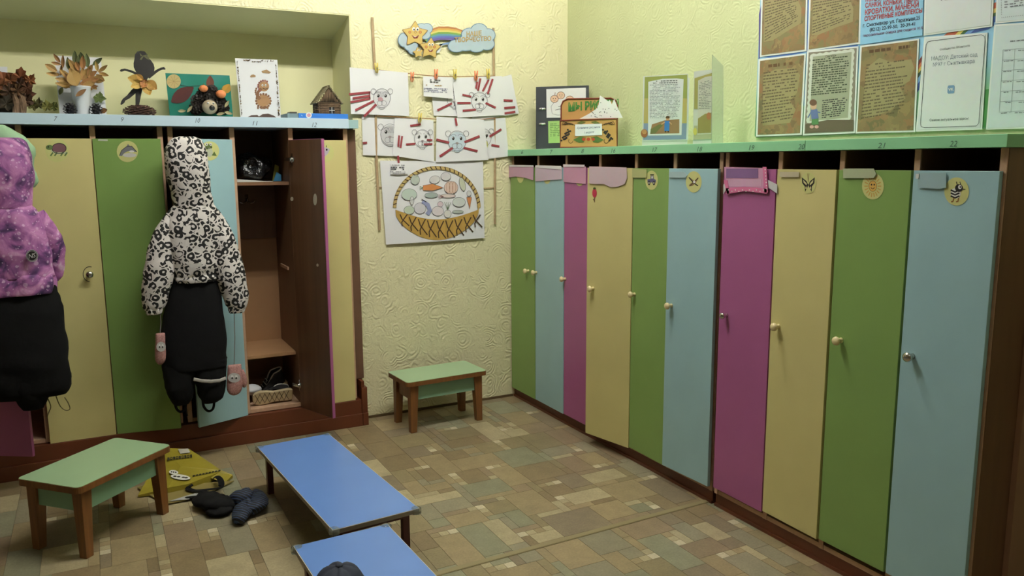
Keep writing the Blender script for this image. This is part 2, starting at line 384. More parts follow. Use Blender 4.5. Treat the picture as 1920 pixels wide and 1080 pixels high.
order = sorted(tiles, key=lambda t: -((t[2]-t[0])*(t[3]-t[1])/((t[0]**2+t[1]**2)+2)))
JG = .0007
for (x0, y0, x1, y1, col) in order:
    chip = col.endswith('*'); c = TC[col[0]]; k = rt.uniform(.86, .98); c = sc3(c, k)
    ok = seen(x0, y0, x1, y1) and (nc_ < 300 if chip else nt_ < 300)
    if not ok: rest.box(x0+JG, x1-JG, y0+JG, y1-JG, -.0025, 0, c); continue
    if um is None:
        q = MB(); q.box(0, 1, 0, 1, 0, 1); o = q.build('tile', TILE, FLOOR, local=True); um = o.data
    else: o = bpy.data.objects.new('mosaic_chip' if chip else 'tile', um); C.objects.link(o); o.parent = FLOOR
    o.name = 'mosaic_chip' if chip else 'tile'
    o.location = V3((x0+JG, y0+JG, -.0025))-ROOT[FLOOR]; o.scale = (x1-x0-2*JG, y1-y0-2*JG, .0025); o.color = c
    if chip: nc_ += 1
    else: nt_ += 1
rest.build('tile_rest', TILE, FLOOR, kind='stuff')
print('tiles', nt_, 'chips', nc_)
# seam strip across the floor
a, b = PZ(0).at(858, 1066), PZ(0).at(1331, 938)
d = (b-a).normalized(); a = a-d*1.2; nrm = V3((-d.y, d.x, 0))
m = MB(); m.obox((a+b)/2+V3((0, 0, .0015)), (b-a)/2, nrm*.012, (0, 0, .0015)); m.obox((a+b)/2+V3((0, 0, .0008))-nrm*.0135, (b-a)/2, nrm*.0015, (0, 0, .0012), (0, 0, 0, 1))
struct(m, 'trim_1', pm('seam_tape', S(140, 128, 92), .5), label='olive seam strip taped across the floor')

# ------------------------------------------------------------------ ceiling lamps (above the frame)
def ceiling_lamp(x, y, z, power, label):     # batten with two bare tubes
    e = empty('ceiling_lamp', (x, y, z), label, 'lamp')
    m = MB(); m.box(x-.52, x+.52, y-.05, y+.05, z+.035, ZC); m.build('housing', pm('lamp_housing', S(230, 230, 226), .5), e)
    mm, nt, b = newmat('lamp_tube'); b.inputs['Base Color'].default_value = (.8, .8, .8, 1); b.inputs['Emission Color'].default_value = (*LAMP_COLOR, 1); b.inputs['Emission Strength'].default_value = power
    for g in (-1, 1):
        m = MB(); m.tube([(x-.48, y+g*.045, z), (x+.48, y+g*.045, z)], .016, 8); m.build('tube', mm, e)
        for k in (-1, 1): m = MB(); m.box(x+k*.5-.015, x+k*.5+.015, y+g*.045-.018, y+g*.045+.018, z-.02, z+.034); m.build('tube_holder', MATS['lamp_housing'], e)
for i, p in enumerate(LAMPS): ceiling_lamp(*p, LAMP_POWER, ['long white ceiling lamp above the niche lockers', 'long white ceiling lamp above the corner stool'][i])
for p in LAMP_BACK: ceiling_lamp(*p, LAMP_POWER*.12, 'long white ceiling lamp behind the viewer')

# ------------------------------------------------------------------ lockers
def knob(mb, pl, px, py, r=.016, ln=.034):
    o = pl.at(px, py); mb.lathe(o, pl.n, [(0, r*.62), (ln*.12, r*.55), (ln*.3, r*.5), (ln*.5, r*.75), (ln*.68, r), (ln*.86, r*.92), (ln*.97, r*.55), (ln, .001)], 16)
def add_door(unit, hinge, free, z0, z1, colour, label, th=.016, flip=False):
    h, f = V3((*hinge, 0)), V3((*free, 0)); d = (f-h).normalized(); n = V3((d.y, -d.x, 0))
    if n.dot(V3((0, 0, 0))-h) < 0: n = -n
    if flip: n = -n
    m = MB(); m.hexa([h+V3((0, 0, z0)), f+V3((0, 0, z0)), f-n*th+V3((0, 0, z0)), h-n*th+V3((0, 0, z0))], (0, 0, z1-z0))
    o = m.build('door', DOORC[colour], unit, bevel=.0012); o['label'] = label
    return o, PL(h, n)
DISC = S(208, 209, 138)
def disc(mb, pl, cx, cy, r, ratio=1.0): mb.ell(pl, cx, cy, r*ratio, r, .0008, DISC, n=28)
BK = S(38, 36, 34); GY = S(120, 122, 128); WH = S(228, 228, 222)
def st_turtle(m, p, x, y, s, q=1):
    G1 = S(96, 120, 70)
    m.ell(p, x+4*s, y-4*s, 14*s, 10*s, .0011, S(120, 84, 92)); m.ering(p, x+4*s, y-4*s, 14*s, 10*s, 1.4, .0013, BK)
    m.ell(p, x-15*s, y-6*s, 7*s, 5*s, .0014, G1); m.stroke(p, [(x-12*s, y), (x-2*s, y+6*s), (x+20*s, y+5*s)], 4*s, .0011, S(190, 196, 160))
    for dx in (-8, 0, 12, 20): m.stroke(p, [(x+dx*s, y+4*s), (x+(dx-5)*s, y+11*s)], 3*s, .0012, G1)
    m.ell(p, x-17*s, y-7*s, 1.6*s, 1.6*s, .0016, BK, n=8)
def st_dolphin(m, p, x, y, s, q=1):
    m.poly(p, [(x-15*s, y+8*s), (x-11*s, y-2*s), (x-2*s, y-9*s), (x+8*s, y-10*s), (x+14*s, y-4*s), (x+18*s, y+1*s), (x+10*s, y+1*s), (x+2*s, y-1*s), (x-6*s, y+3*s), (x-11*s, y+9*s)], .0011, GY)
    m.poly(p, [(x-2*s, y-9*s), (x+1*s, y-14*s), (x+6*s, y-9*s)], .0012, GY); m.ell(p, x+4*s, y+7*s, 13*s, 4*s, .0011, S(205, 205, 200)); m.ell(p, x+8*s, y, 5*s, 2*s, .0013, WH)
    m.stroke(p, [(x-15*s, y+8*s), (x-11*s, y-2*s), (x-2*s, y-9*s), (x+8*s, y-10*s), (x+18*s, y+1*s)], 1, .0014, BK)
def st_frog(m, p, x, y, s, q=1):
    G1 = S(88, 106, 58)
    m.ell(p, x-2*s, y-8*s, 7*s, 6*s, .0011, G1); m.ell(p, x, y+3*s, 6*s, 9*s, .0011, S(190, 196, 170))
    m.poly(p, [(x-12*s, y+12*s), (x-8*s, y), (x-3*s, y+8*s)], .0012, G1); m.poly(p, [(x+14*s, y+10*s), (x+9*s, y+1*s), (x+4*s, y+9*s)], .0012, G1)
    for dx in (-6, 2): m.ell(p, x+dx*s, y-13*s, 2.6*s, 2.8*s, .0013, WH, n=10); m.ell(p, x+dx*s, y-13*s, 1.1*s, 1.4*s, .0015, BK, n=8)
    m.stroke(p, [(x-8*s, y-7*s), (x-2*s, y-4*s), (x+5*s, y-7*s)], 1, .0015, BK)
def st_mouse(m, p, x, y, s, q=1):
    m.poly(p, [(x-9*s, y-10*s), (x+4*s, y-12*s), (x+13*s, y-8*s), (x+8*s, y+2*s), (x, y+9*s), (x-9*s, y+6*s)], .0011, S(186, 180, 190))
    for dx, dy in ((-2, -4), (6, -7)): m.ell(p, x+dx*s, y+dy*s, 2*s, 2.4*s, .0014, BK, n=10)
    m.stroke(p, [(x-3*s, y+3*s), (x+2*s, y+5*s)], 1.2, .0014, BK); m.stroke(p, [(x+5*s, y-12*s), (x+5*s, y-16*s)], 1.2, .0014, BK)
def st_car(m, p, x, y, s, q=.6):
    m.poly(p, [(x-15*q*s, y+5*s), (x-15*q*s, y-2*s), (x-4*q*s, y-3*s), (x-3*q*s, y-10*s), (x+7*q*s, y-10*s), (x+9*q*s, y-3*s), (x+16*q*s, y-1*s), (x+16*q*s, y+5*s)], .0011, S(92, 92, 128))
    m.stroke(p, [(x-5*q*s, y-12*s), (x+9*q*s, y-12*s)], 2.4*s, .0012, BK); m.poly(p, [(x-1*q*s, y-4*s), (x, y-9*s), (x+5*q*s, y-9*s), (x+6*q*s, y-4*s)], .0013, WH)
    for dx in (-9, 9): m.ell(p, x+dx*q*s, y+6*s, 4.6*q*s, 5*s, .0014, BK); m.ell(p, x+dx*q*s, y+6*s, 1.8*q*s, 2*s, .0016, WH, n=10)
def st_plane(m, p, x, y, s, q=.7):
    m.poly(p, [(x-15*q*s, y-10*s), (x-11*q*s, y-9*s), (x+3*q*s, y-2*s), (x+12*q*s, y-9*s), (x+16*q*s, y-9*s), (x+6*q*s, y+3*s), (x-4*q*s, y+9*s), (x-14*q*s, y+10*s), (x-15*q*s, y+7*s), (x-4*q*s, y)], .0011, S(150, 128, 84))
    m.stroke(p, [(x-15*q*s, y-10*s), (x, y+2*s), (x+14*q*s, y+9*s)], 2.2*s, .0013, BK); m.stroke(p, [(x+15*q*s, y-9*s), (x-12*q*s, y+9*s)], 2*s, .0014, S(86, 66, 48)); m.ell(p, x+2*q*s, y, 4*q*s, 3*s, .0015, WH, n=10)
def st_butterfly(m, p, x, y, s, q=.75):
    for g in (-1, 1):
        m.poly(p, [(x, y+2*s), (x+g*5*q*s, y-6*s), (x+g*18*q*s, y-14*s), (x+g*17*q*s, y-2*s), (x+g*10*q*s, y+5*s), (x+g*9*q*s, y+16*s), (x+g*3*q*s, y+8*s)], .0011, BK)
        m.poly(p, [(x+g*4*q*s, y-1*s), (x+g*14*q*s, y-9*s), (x+g*13*q*s, y-3*s), (x+g*5*q*s, y+3*s)], .0013, S(214, 206, 150)); m.ell(p, x+g*6*q*s, y+8*s, 2.4*q*s, 3*s, .0013, S(200, 190, 140), n=10)
        m.stroke(p, [(x, y-4*s), (x+g*2*q*s, y-22*s)], 1.1, .0012, S(150, 140, 90))
def st_sun(m, p, x, y, s, q=.8):
    m.ell(p, x, y, 10*q*s, 11*s, .0012, S(226, 182, 92)); m.ering(p, x, y, 10*q*s, 11*s, 1.2, .0013, S(170, 130, 70))
    for k in range(18):
        t = 2*pi*k/18; m.stroke(p, [(x+13*q*s*cos(t), y+14*s*sin(t)), (x+22*q*s*cos(t), y+23*s*sin(t))], 2.2*s, .0012, S(206, 166, 88))
    for dx in (-3, 4): m.ell(p, x+dx*q*s, y-3*s, 1.5*s, 2*s, .0015, BK, n=8)
    m.stroke(p, [(x-5*q*s, y+3*s), (x, y+6*s), (x+5*q*s, y+3*s)], 1.2, .0015, BK)
def st_bee(m, p, x, y, s, q=.8):
    m.ell(p, x-2*s, y+4*s, 10*s, 11*s, .0011, WH, rot=-.5)
    for k in (-1, 0, 1): m.stroke(p, [(x-12*s, y+(3+k*6)*s), (x-3*s, y+(7+k*6)*s), (x+6*s, y+(3+k*6)*s)], 3.2*s, .0013, BK)
    m.ell(p, x+5*s, y-7*s, 8*s, 8*s, .0014, BK); m.ell(p, x+7*s, y-9*s, 3.6*s, 4.4*s, .0016, WH, n=12); m.ell(p, x+8*s, y-9*s, 1.6*s, 2*s, .0018, BK, n=8)
    for dx in (1, 8): m.stroke(p, [(x+dx*s, y-14*s), (x+(dx-1)*s, y-20*s)], 1.3, .0014, BK)
    m.stroke(p, [(x+11*s, y-5*s), (x+18*s, y-4*s)], 1.6, .0014, BK)
    for dx in (-6, 4): m.stroke(p, [(x+dx*s, y+13*s), (x+(dx-1)*s, y+20*s), (x+(dx-5)*s, y+21*s)], 2, .0014, S(150, 100, 50))
def st_radish(m, p, x, y, s, q=1):
    m.ell(p, x, y, 6*s, 12*s, .0011, S(186, 58, 78)); m.stroke(p, [(x, y+11*s), (x, y+24*s)], 1.4, .0012, S(110, 70, 50)); m.ell(p, x, y-12*s, 3.6*s, 3*s, .0013, S(70, 90, 40)); m.stroke(p, [(x, y+20*s), (x-4*s, y+16*s)], 1.2, .0012, S(100, 80, 40))
def sticker(door, pl, fn, x, y, r, s, ratio=1.0, sx=0, sy=0):
    m = MB(); disc(m, pl, x, y, r, ratio); fn(m, pl, x+sx, y+sy, s); m.build('sticker', None, door)

# ---- lockers in the niche (left in the photo)
LZ0, LZ1, LBOX = .15, 1.622, 4.252
def niche_unit(xs, label, name='locker_unit'):
    e = empty(name, ((xs[0]+xs[-1])/2, LBOX, LZ0), label, 'lockers')
    for x in xs:
        m = MB(); m.box(x-.011, x+.011, LBOX, YN-.01, LZ0, LZ1); o = m.build('partition', TAN, e)
        m = MB(); m.box(x-.0125, x+.0125, LBOX+.004, YN-.012, LZ0+.02, LZ1-.001); m.build('partition_face', BROWN, o)
    x0, x1 = xs[0], xs[-1]
    m = MB(); m.box(x0, x1, YN-.012, YN-.006, LZ0, LZ1); m.build('back_panel', BACKP, e)
    for a, b in zip(xs[:-1], xs[1:]):
        m = MB(); m.box(a+.0126, b-.0126, LBOX+.002, YN-.013, LZ0, LZ0+.018); m.build('bottom_board', TAN, e)
        m = MB(); m.box(a+.0126, b-.0126, LBOX+.03, YN-.013, 1.335, 1.351); m.build('shelf', BROWN, e)
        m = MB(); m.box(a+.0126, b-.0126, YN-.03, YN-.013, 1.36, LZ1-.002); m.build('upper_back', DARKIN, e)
    return e
UC = niche_unit([-.58, -.268, .025, .312], 'niche locker bank with ajar pink, yellow and green doors')
UD = niche_unit([.357, .641, .928, 1.214], 'niche locker bank with ajar blue door and one wide-open door')
dz = (.147, 1.563)
d, pl = add_door(UC, (-.575, 4.232), (-.325, 4.075), *dz, 'pink', 'pink door standing ajar')
d, pl = add_door(UC, (-.262, 4.232), (.018, 4.232), *dz, 'yellow', 'yellow door with turtle sticker')
m = MB(); knob(m, pl, 168, 514, .017, .036); m.build('knob', METAL, d, smooth=True)
m = MB(); m.ering(pl, 168, 514, 12, 14, 1.4, .0006, S(70, 66, 50), a0=pi*.5, a1=pi*1.6); m.build('scuff_mark', None, d)
sticker(d, pl, st_turtle, 107, 282, 22, .95)
d, pl = add_door(UC, (.022, 4.236), (.306, 4.18), *dz, 'green', 'green door with dolphin sticker')
sticker(d, pl, st_dolphin, 239, 284, 20, 1.0)
m = MB(); m.slab(pl, [(184, 261), (202, 261.5), (202, 264.5), (184, 264)], .0003, .0006, S(205, 208, 200)); m.build('name_strip', None, d)
d, pl = add_door(UD, (.638, 4.236), (.388, 4.145), *dz, 'blue', 'pale blue door with frog sticker, standing ajar')
sticker(d, pl, st_frog, 393, 283, 18, .95)
m = MB(); knob(m, pl, 352, 515, .015); m.build('knob', METAL, d, smooth=True)
d, pl = add_door(UD, (1.212, 4.232), (.938, 4.232), *dz, 'yellow', 'yellow door with mouse sticker')
sticker(d, pl, st_mouse, 607, 287, 19, .9)
# wide open door: brown veneer inside, pink outside and edge
d, pl = add_door(UD, (.913, 4.236), (1.014, 3.969), *dz, 'pink', 'wide-open door, brown inside with pink edge')
n = pl.n if pl.n.x < 0 else -pl.n; pin = PL(V3((.913, 4.236, 0)), n)
h, f = V3((.913, 4.236, 0)), V3((1.014, 3.969, 0)); u = (f-h).normalized()
m = MB(); a, b = h+u*.002, f-u*.004; m.hexa([a+V3((0, 0, dz[0]+.002)), b+V3((0, 0, dz[0]+.002)), b+n*.0016+V3((0, 0, dz[0]+.002)), a+n*.0016+V3((0, 0, dz[0]+.002))], (0, 0, dz[1]-dz[0]-.003)); m.build('inner_face', WENGE, d)
for (x, y) in ((549, 299), (563, 722)):
    o = pin.at(x, y, .002); m = MB(); m.lathe(o, n, [(0, .017), (.004, .017), (.006, .012), (.014, .010), (.016, .004)], 14); m.obox(o+n*.010-u*.022, u*.024, n*.006, V3((0, 0, .008))); m.obox(o+n*.003+u*.004, u*.004, n*.002, V3((0, 0, .03))); m.build('hinge', METAL, d, smooth=False)
m = MB(); m.ell(pin, 591.5, 374, 3.6, 11, .0022, S(190, 180, 160)); m.build('knob_plate', None, d)
m = MB(); m.ell(pin, 548, 373, 3, 4, .0022, S(200, 190, 170), n=8); m.build('scuff_mark', None, d); m = MB(); m.ell(pin, 596, 497, 2.2, 3, .0022, S(200, 190, 170), n=8); m.build('scuff_mark', None, d)
# inside of the open locker
m = MB(); m.box(.655, .914, LBOX+.06, YN-.014, .425, .441); m.build('seat_board', BACKP, UD)
m = MB(); m.box(.655, .914, YN-.032, YN-.014, 1.03, 1.33); m.build('hook_board', BROWN, UD)
m = MB(); c = PY(4.45).at(528, 508); m.obox((.910, 4.47, .885), (.004, 0, 0), (0, .09, 0), (0, .0, .008)); m.build('cleat', TAN, UD)
p = PY(YN-.032); m = MB(); o = p.at(462, 372); m.obox(o, (.008, 0, 0), (0, .003, 0), (0, 0, .022))
for g in (-1, 1): m.tube([o+V3((0, -.004, -.012)), o+V3((g*.02, -.014, -.026)), o+V3((g*.036, -.016, -.022)), o+V3((g*.042, -.016, -.006))], .004, 6)
m.tube([o+V3((0, -.004, .0)), o+V3((0, -.03, -.02)), o+V3((0, -.036, .0))], .004, 6); m.build('coat_hook', METAL, UD, smooth=True)
# the row goes on past the left edge of the frame
UE = niche_unit([-1.80, -1.51, -1.21, -.91, -.61], 'closed four-door locker bank left of the pink door')
for x, c_ in zip((-1.795, -1.505, -1.205, -.905), ('green', 'pink', 'yellow', 'blue')):
    d, pl = add_door(UE, (x, 4.232), (x+.285, 4.232), *dz, c_, 'closed '+c_+' door'); m = MB(); m.lathe((x+.245, 4.232, .86), (0, -1, 0), [(0, .010), (.01, .008), (.022, .0155), (.03, .014), (.034, .001)], 14); m.build('knob', KNOBW, d, smooth=True)
# shelf board (blue) and plinth
e = empty('shelf_board', (.3, 4.21, LZ1), 'pale blue shelf board over the niche lockers', 'shelf')
m = MB(); m.box(XL+.01, 1.222, 4.206, YN-.008, LZ1+.001, 1.672); m.build('board', LEDGEB, e, bevel=.001)
m = MB(); m.box(1.223, 1.279, 4.225, YN-.008, LZ1+.003, 1.668); m.build('end_block', pm('pale_blue_shade', S(158, 190, 190), .5), e)
p = PY(4.206)
for t, x, y in (('7', 100, 226.5), ('9', 225, 228), ('10', 364, 230), ('11', 471, 235), ('12', 583, 238)):
    m = MB(); m.text(p, t, (x, y), (x+4.5*len(t)+1, y+.2), 8.5, .0005, S(92, 104, 118), .25); m.build('number', None, e)
m = MB(); m.box(XL+.01, 1.243, 4.225, YN-.006, .0, .1465); m.box(XL+.01, 1.243, 4.212, 4.2249, 0, .07); m.build('plinth', PLINTH, label='red-brown painted plinth under the niche lockers', cat='plinth', bevel=.002)
m = MB(); m.box(1.244, 1.276, 4.222, 4.328, 0, .215); m.box(1.244, 1.262, 4.228, 4.328, .215, .25); m.box(1.244, 1.276, 4.212, 4.222, 0, .07); m.build('plinth_end', PLINTH, label='stepped red-brown end block of the plinth against the wall', cat='plinth', bevel=.002)
m = MB(); m.box(1.229, 1.278, 4.285, YN-.01, .252, 1.62); m.build('filler_board', DARKIN, label='narrow dark brown filler board beside the yellow mouse door', cat='board')

# ---- lockers along the right wall
RBOX = 2.248; RZ1 = 1.478
RY = [4.322, 4.012, 3.706, 3.385, 3.085, 2.803, 2.512]
RY2 = [2.478, 2.198, 1.922, 1.643, 1.378]
def right_unit(ys, label):
    e = empty('locker_unit', (RBOX, (ys[0]+ys[-1])/2, 0), label, 'lockers')
    zb = .055
    for y in ys:
        m = MB(); m.box(RBOX, XW-.008, y-.010, y+.010, zb, RZ1); o = m.build('partition', TAN, e)
        m = MB(); m.box(RBOX+.004, XW-.012, y-.0115, y+.0115, zb+.02, RZ1-.001); m.build('partition_face', BROWN, o)
    m = MB(); m.box(XW-.012, XW-.006, ys[-1], ys[0], zb, RZ1); m.build('back_panel', BROWN, e)
    for a, b in zip(ys[:-1], ys[1:]):
        m = MB(); m.box(RBOX+.002, XW-.013, b+.0116, a-.0116, zb, zb+.018); m.build('bottom_board', TAN, e)
        m = MB(); m.box(RBOX+.02, XW-.013, b+.0116, a-.0116, 1.36, 1.376); m.build('shelf', BROWN, e)
    m = MB(); m.box(RBOX+.006, RBOX+.022, ys[-1]-.01, ys[0]+.006, 0, .0545); m.box(RBOX-.002, RBOX+.0059, ys[-1]-.01, ys[0]+.006, 0, .012); m.build('plinth_board', PLINTH, e)
    return e
UA = right_unit(RY, 'six-door locker bank along the right wall, running into the corner')
UB = right_unit(RY2, 'four-door locker bank by the right wall ending in a bee-sticker door')
XF = 2.230
RD = [(UA, (XF, 4.318), (XF, 4.022), .06, 'green', 'green door at the corner'),
      (UA, (XF, 4.016), (XF-.002, 3.700), .062, 'blue', 'pale blue door beside the corner door'),
      (UA, (XF, 3.696), (XF, 3.392), .064, 'pink', 'pink door behind the ajar yellow one'),
      (UA, (XF, 3.085), (XF-.062, 3.375), .062, 'yellow', 'yellow door with radish sticker, standing ajar'),
      (UA, (XF, 3.080), (XF-.004, 2.800), .070, 'green', 'green door with car sticker'),
      (UA, (XF-.020, 2.796), (XF-.006, 2.505), .080, 'blue', 'pale blue door with aeroplane sticker'),
      (UB, (XF, 2.476), (XF, 2.200), .087, 'pink', 'pink door with polka-dot name frame'),
      (UB, (XF, 2.194), (XF-.004, 1.925), .094, 'yellow', 'yellow door with butterfly sticker'),
      (UB, (XF, 1.918), (XF, 1.648), .098, 'green', 'green door with sun sticker'),
      (UB, (XF, 1.640), (XF, 1.375), .100, 'blue', 'pale blue door with bee sticker')]
RDO = [add_door(u, h, f, z, 1.414, c, l) for u, h, f, z, c, l in RD]
KN = [(991, 508), (1006, 511), (1060, 523), (1112, 541), (1190, 552), (1259, 573), (1363, 591), (1460, 612), (1577, 638), (1711, 668)]
for i, ((d, pl), (x, y)) in enumerate(zip(RDO, KN)):
    m = MB(); knob(m, pl, x, y, .0155 if i not in (6,) else .013, .034); m.build('knob', METAL if i in (6, 9) else KNOBW, d, smooth=True)
def st_none(m, p, x, y, s): pass
for i, fn, x, y, r, s, ra, sx, sy in [(0, st_none, 976, 330, 13, .5, .5, 0, 0), (1, st_none, 1026, 332, 13, .5, .55, 0, 0), (2, st_none, 1087, 335, 14, .5, .6, 0, 0), (3, st_radish, 1114, 362, .01, .72, .7, 1, 0), (4, st_car, 1222, 338, 18, .85, .66, 0, 0), (5, st_plane, 1301, 341, 20, .85, .74, 0, 0),
                          (7, st_butterfly, 1516, 343, 20, .9, .72, 0, 2), (8, st_sun, 1637, 349, 25, .9, .82, 0, 0), (9, st_bee, 1794, 359, 26.5, .92, .87, 0, 0)]:
    d, pl = RDO[i]; sticker(d, pl, fn, x, y, r, s, ra, sx, sy)
# name cards (their writing is blurred out in the photo)
def card(i, pts, col, off=.004, th=.0012, name='name_card'):
    d, pl = RDO[i]; m = MB(); m.slab(pl, pts, off, th, col); return m.build(name, None, d), pl
card(0, [(955, 311), (1002, 311), (1001, 338), (985, 333), (968, 331), (955, 333)], S(206, 166, 186)); card(0, [(957, 309), (1002, 310), (1002, 313), (957, 313)], S(226, 222, 222), .0056)
card(1, [(1005, 311), (1055, 313), (1055, 336), (1030, 338), (1005, 340)], S(208, 188, 202)); card(1, [(1006, 310), (1054, 311), (1054, 318), (1006, 314)], S(228, 226, 226), .0056)
card(2, [(1058, 310), (1100, 312), (1100, 345), (1078, 343), (1058, 341)], S(202, 150, 176)); card(2, [(1058, 308), (1098, 309), (1098, 313), (1058, 313)], S(228, 214, 220), .0056)
card(3, [(1106, 312), (1176, 314), (1177, 334), (1172, 345), (1160, 350), (1146, 351), (1134, 345), (1116, 345), (1106, 344)], S(204, 182, 188))
card(4, [(1187, 316), (1214, 318), (1214, 333), (1187, 333)], S(180, 184, 128))
card(5, [(1256, 322), (1284, 322), (1290, 328), (1286, 333), (1256, 333)], S(170, 194, 196))
o_, pl = card(6, [(1360, 313), (1434, 315), (1434, 358), (1420, 361), (1400, 357), (1364, 361)], S(204, 150, 180), .004, .002)
m = MB(); PKD = S(214, 118, 158)
m.slab(pl, [(1364, 316), (1424, 316), (1424, 334), (1364, 334)], .0062, .0006, S(128, 96, 140)); m.slab(pl, [(1366, 336), (1430, 336), (1430, 350), (1366, 350)], .0062, .0006, S(206, 164, 190))
m.slab(pl, [(1433, 313), (1440, 313), (1443, 361), (1436, 361)], .0065, .002, PKD); m.slab(pl, [(1364, 353), (1400, 350), (1441, 354), (1441, 363), (1400, 358), (1364, 364)], .0065, .002, PKD); m.slab(pl, [(1360, 338), (1367, 338), (1371, 364), (1366, 364)], .0065, .002, PKD)
for k in range(11): m.ell(pl, 1369+k*6.6, 357+(1.6 if k % 2 else -1), 1.1, 1.2, .009, WH, n=8)
for k in range(7): m.ell(pl, 1438+.5*k, 318+6*k, 1.1, 1.2, .009, WH, n=8)
m.build('polka_dot_border', None, RDO[6][0])
m = MB(); m.slab(pl, [(1441, 337), (1459, 346), (1459, 363), (1443, 352)], .004, .001, S(206, 206, 206)); m.build('ribbon', None, RDO[6][0]); m = MB(); m.slab(pl, [(1358, 346), (1366, 340), (1366, 350), (1358, 364)], .004, .001, S(206, 206, 206)); m.build('ribbon', None, RDO[6][0])
card(7, [(1464, 322), (1500, 322), (1500, 332), (1464, 332)], S(198, 188, 158))
card(8, [(1583, 316), (1640, 316), (1645, 326), (1640, 334), (1583, 334)], S(176, 186, 150))
card(9, [(1723, 324), (1776, 324), (1776, 352), (1762, 354), (1723, 352)], S(158, 186, 190)); card(9, [(1719.5, 326), (1726, 326), (1725, 335), (1719.5, 335)], S(216, 218, 214), .0054)
e = empty('shelf_board', (2.4, 2.8, RZ1), 'mint green shelf board over the right-hand lockers', 'shelf')
m = MB(); m.box(2.213, XW-.006, 2.055, 4.325, RZ1+.001, 1.515); m.build('board', LEDGEG, e, bevel=.0012)
m = MB(); m.box(2.213, XW-.006, 1.352, 2.0535, RZ1+.001, 1.515); m.build('board', LEDGEG, e, bevel=.0012)
p = PX(2.213)
for t, x, y in (('6', 976, 289), ('7', 1030, 288.5), ('8', 1089, 287), ('16', 1144, 286.5), ('17', 1221, 285), ('18', 1305, 284), ('19', 1402, 281.5), ('20', 1496, 280), ('21', 1645, 278), ('22', 1780, 275)):
    k = 1+(x-960)/900; m = MB(); m.text(p, t, (x, y), (x+3.4*len(t)*k+1, y-.3), 7*k**.7, .0005, S(78, 110, 92), .25); m.build('number', None, e)
m = MB(); m.box(2.402, XW-.006, 1.349, 1.366, 0, 1.477); m.build('end_board', pm('light_brown_panel', S(166, 128, 102), .55, .06), label='light brown board closing the end of the right lockers', cat='board')

# ------------------------------------------------------------------ stools and benches
def rrect(hx, hy, r, z, n=4):
    P = []
    for cx, cy, a0 in ((hx-r, hy-r, 0), (-hx+r, hy-r, pi/2), (-hx+r, -hy+r, pi), (hx-r, -hy+r, 1.5*pi)):
        for k in range(n+1): t = a0+pi/2*k/n; P.append((cx+r*cos(t), cy+r*sin(t), z))
    return P
def stool(c, ang, L, W, H, label, woodend=False):
    e = empty('stool', (c[0], c[1], 0), label, 'stool', rz=ang, group='mint green wooden stools')
    m = MB(); m.hexa(rrect(L/2, W/2, .022, H-.026), (0, 0, .024)); m.build('edge_band', WOODO, e, local=True)
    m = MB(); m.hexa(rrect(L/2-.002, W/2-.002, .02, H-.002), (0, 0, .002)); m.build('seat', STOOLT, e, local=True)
    lx, ly = L/2-.05, W/2-.04
    for sx in (-1, 1):
        for sy in (-1, 1):
            m = MB(); m.taper((sx*(lx+.008), sy*(ly+.005), 0), .017, (sx*lx, sy*ly, H-.026), .024); m.build('leg', WOODO, e, local=True, bevel=.002)
    for sy in (-1, 1):
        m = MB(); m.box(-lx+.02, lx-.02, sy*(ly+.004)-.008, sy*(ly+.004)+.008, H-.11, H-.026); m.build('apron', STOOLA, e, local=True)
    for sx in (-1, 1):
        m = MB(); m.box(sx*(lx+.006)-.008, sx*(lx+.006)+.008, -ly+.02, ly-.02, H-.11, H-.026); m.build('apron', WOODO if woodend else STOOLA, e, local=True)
    return e
stool((-.058, 3.456), radians(44), .477, .30, .29, 'mint green stool beside the yellow shopping bag')
stool((1.644, 4.092), radians(3.5), .488, .276, .29, 'mint green stool standing against the embossed wall', True)
def bench(c, ang, L, W, H, label):
    e = empty('bench', (c[0], c[1], 0), label, 'bench', rz=ang, group='low blue benches')
    m = MB(); m.box(-W/2, W/2, -L/2, L/2, H-.018, H-.001); m.build('edge_band', EDGEG, e, local=True)
    m = MB(); m.box(-W/2+.0015, W/2-.0015, -L/2+.0015, L/2-.0015, H-.001, H+.0004); m.build('seat', BLUET, e, local=True)
    m = MB(); m.box(-W/2-.0006, W/2+.0006, -L/2-.0006, L/2+.0006, H-.0022, H-.0006); m.build('white_edge', pm('white_edge', S(214, 210, 200), .5), e, local=True)
    for sx in (-1, 1):
        for sy in (-1, 1):
            m = MB(); m.taper((sx*(W/2-.034), sy*(L/2-.05), 0), .0125, (sx*(W/2-.034), sy*(L/2-.05), H-.018), .0125); m.build('leg', MAROON, e, local=True)
            m = MB(); x, y = sx*(W/2-.008), sy*(L/2-.008)
            m.lathe((x, y, H-.021), (0, 0, 1), [(0, .014), (.002, .019), (.020, .0195), (.0235, .015), (.0245, .008)], 14); m.build('corner_guard', CLEAR, e, local=True, smooth=True)
    for sy in (-1, 1):
        m = MB(); m.box(-W/2+.046, W/2-.046, sy*(L/2-.05)-.01, sy*(L/2-.05)+.01, H-.045, H-.0181); m.build('rail', MAROON, e, local=True)
    for sx in (-1, 1):
        m = MB(); m.box(sx*(W/2-.034)-.01, sx*(W/2-.034)+.01, -L/2+.063, L/2-.063, H-.045, H-.0181); m.build('rail', MAROON, e, local=True)
    return e
BH = .206
q = [PZ(BH).at(*p) for p in ((480, 837), (615, 811), (790, 955), (624, 997))]
cc = (q[0]+q[1]+q[2]+q[3])/4; ax = ((q[0]+q[1])-(q[2]+q[3])).normalized()
bench((cc.x, cc.y), math.atan2(-ax.x, ax.y), .97, .325, BH, 'whole blue bench standing in front of the niche lockers')
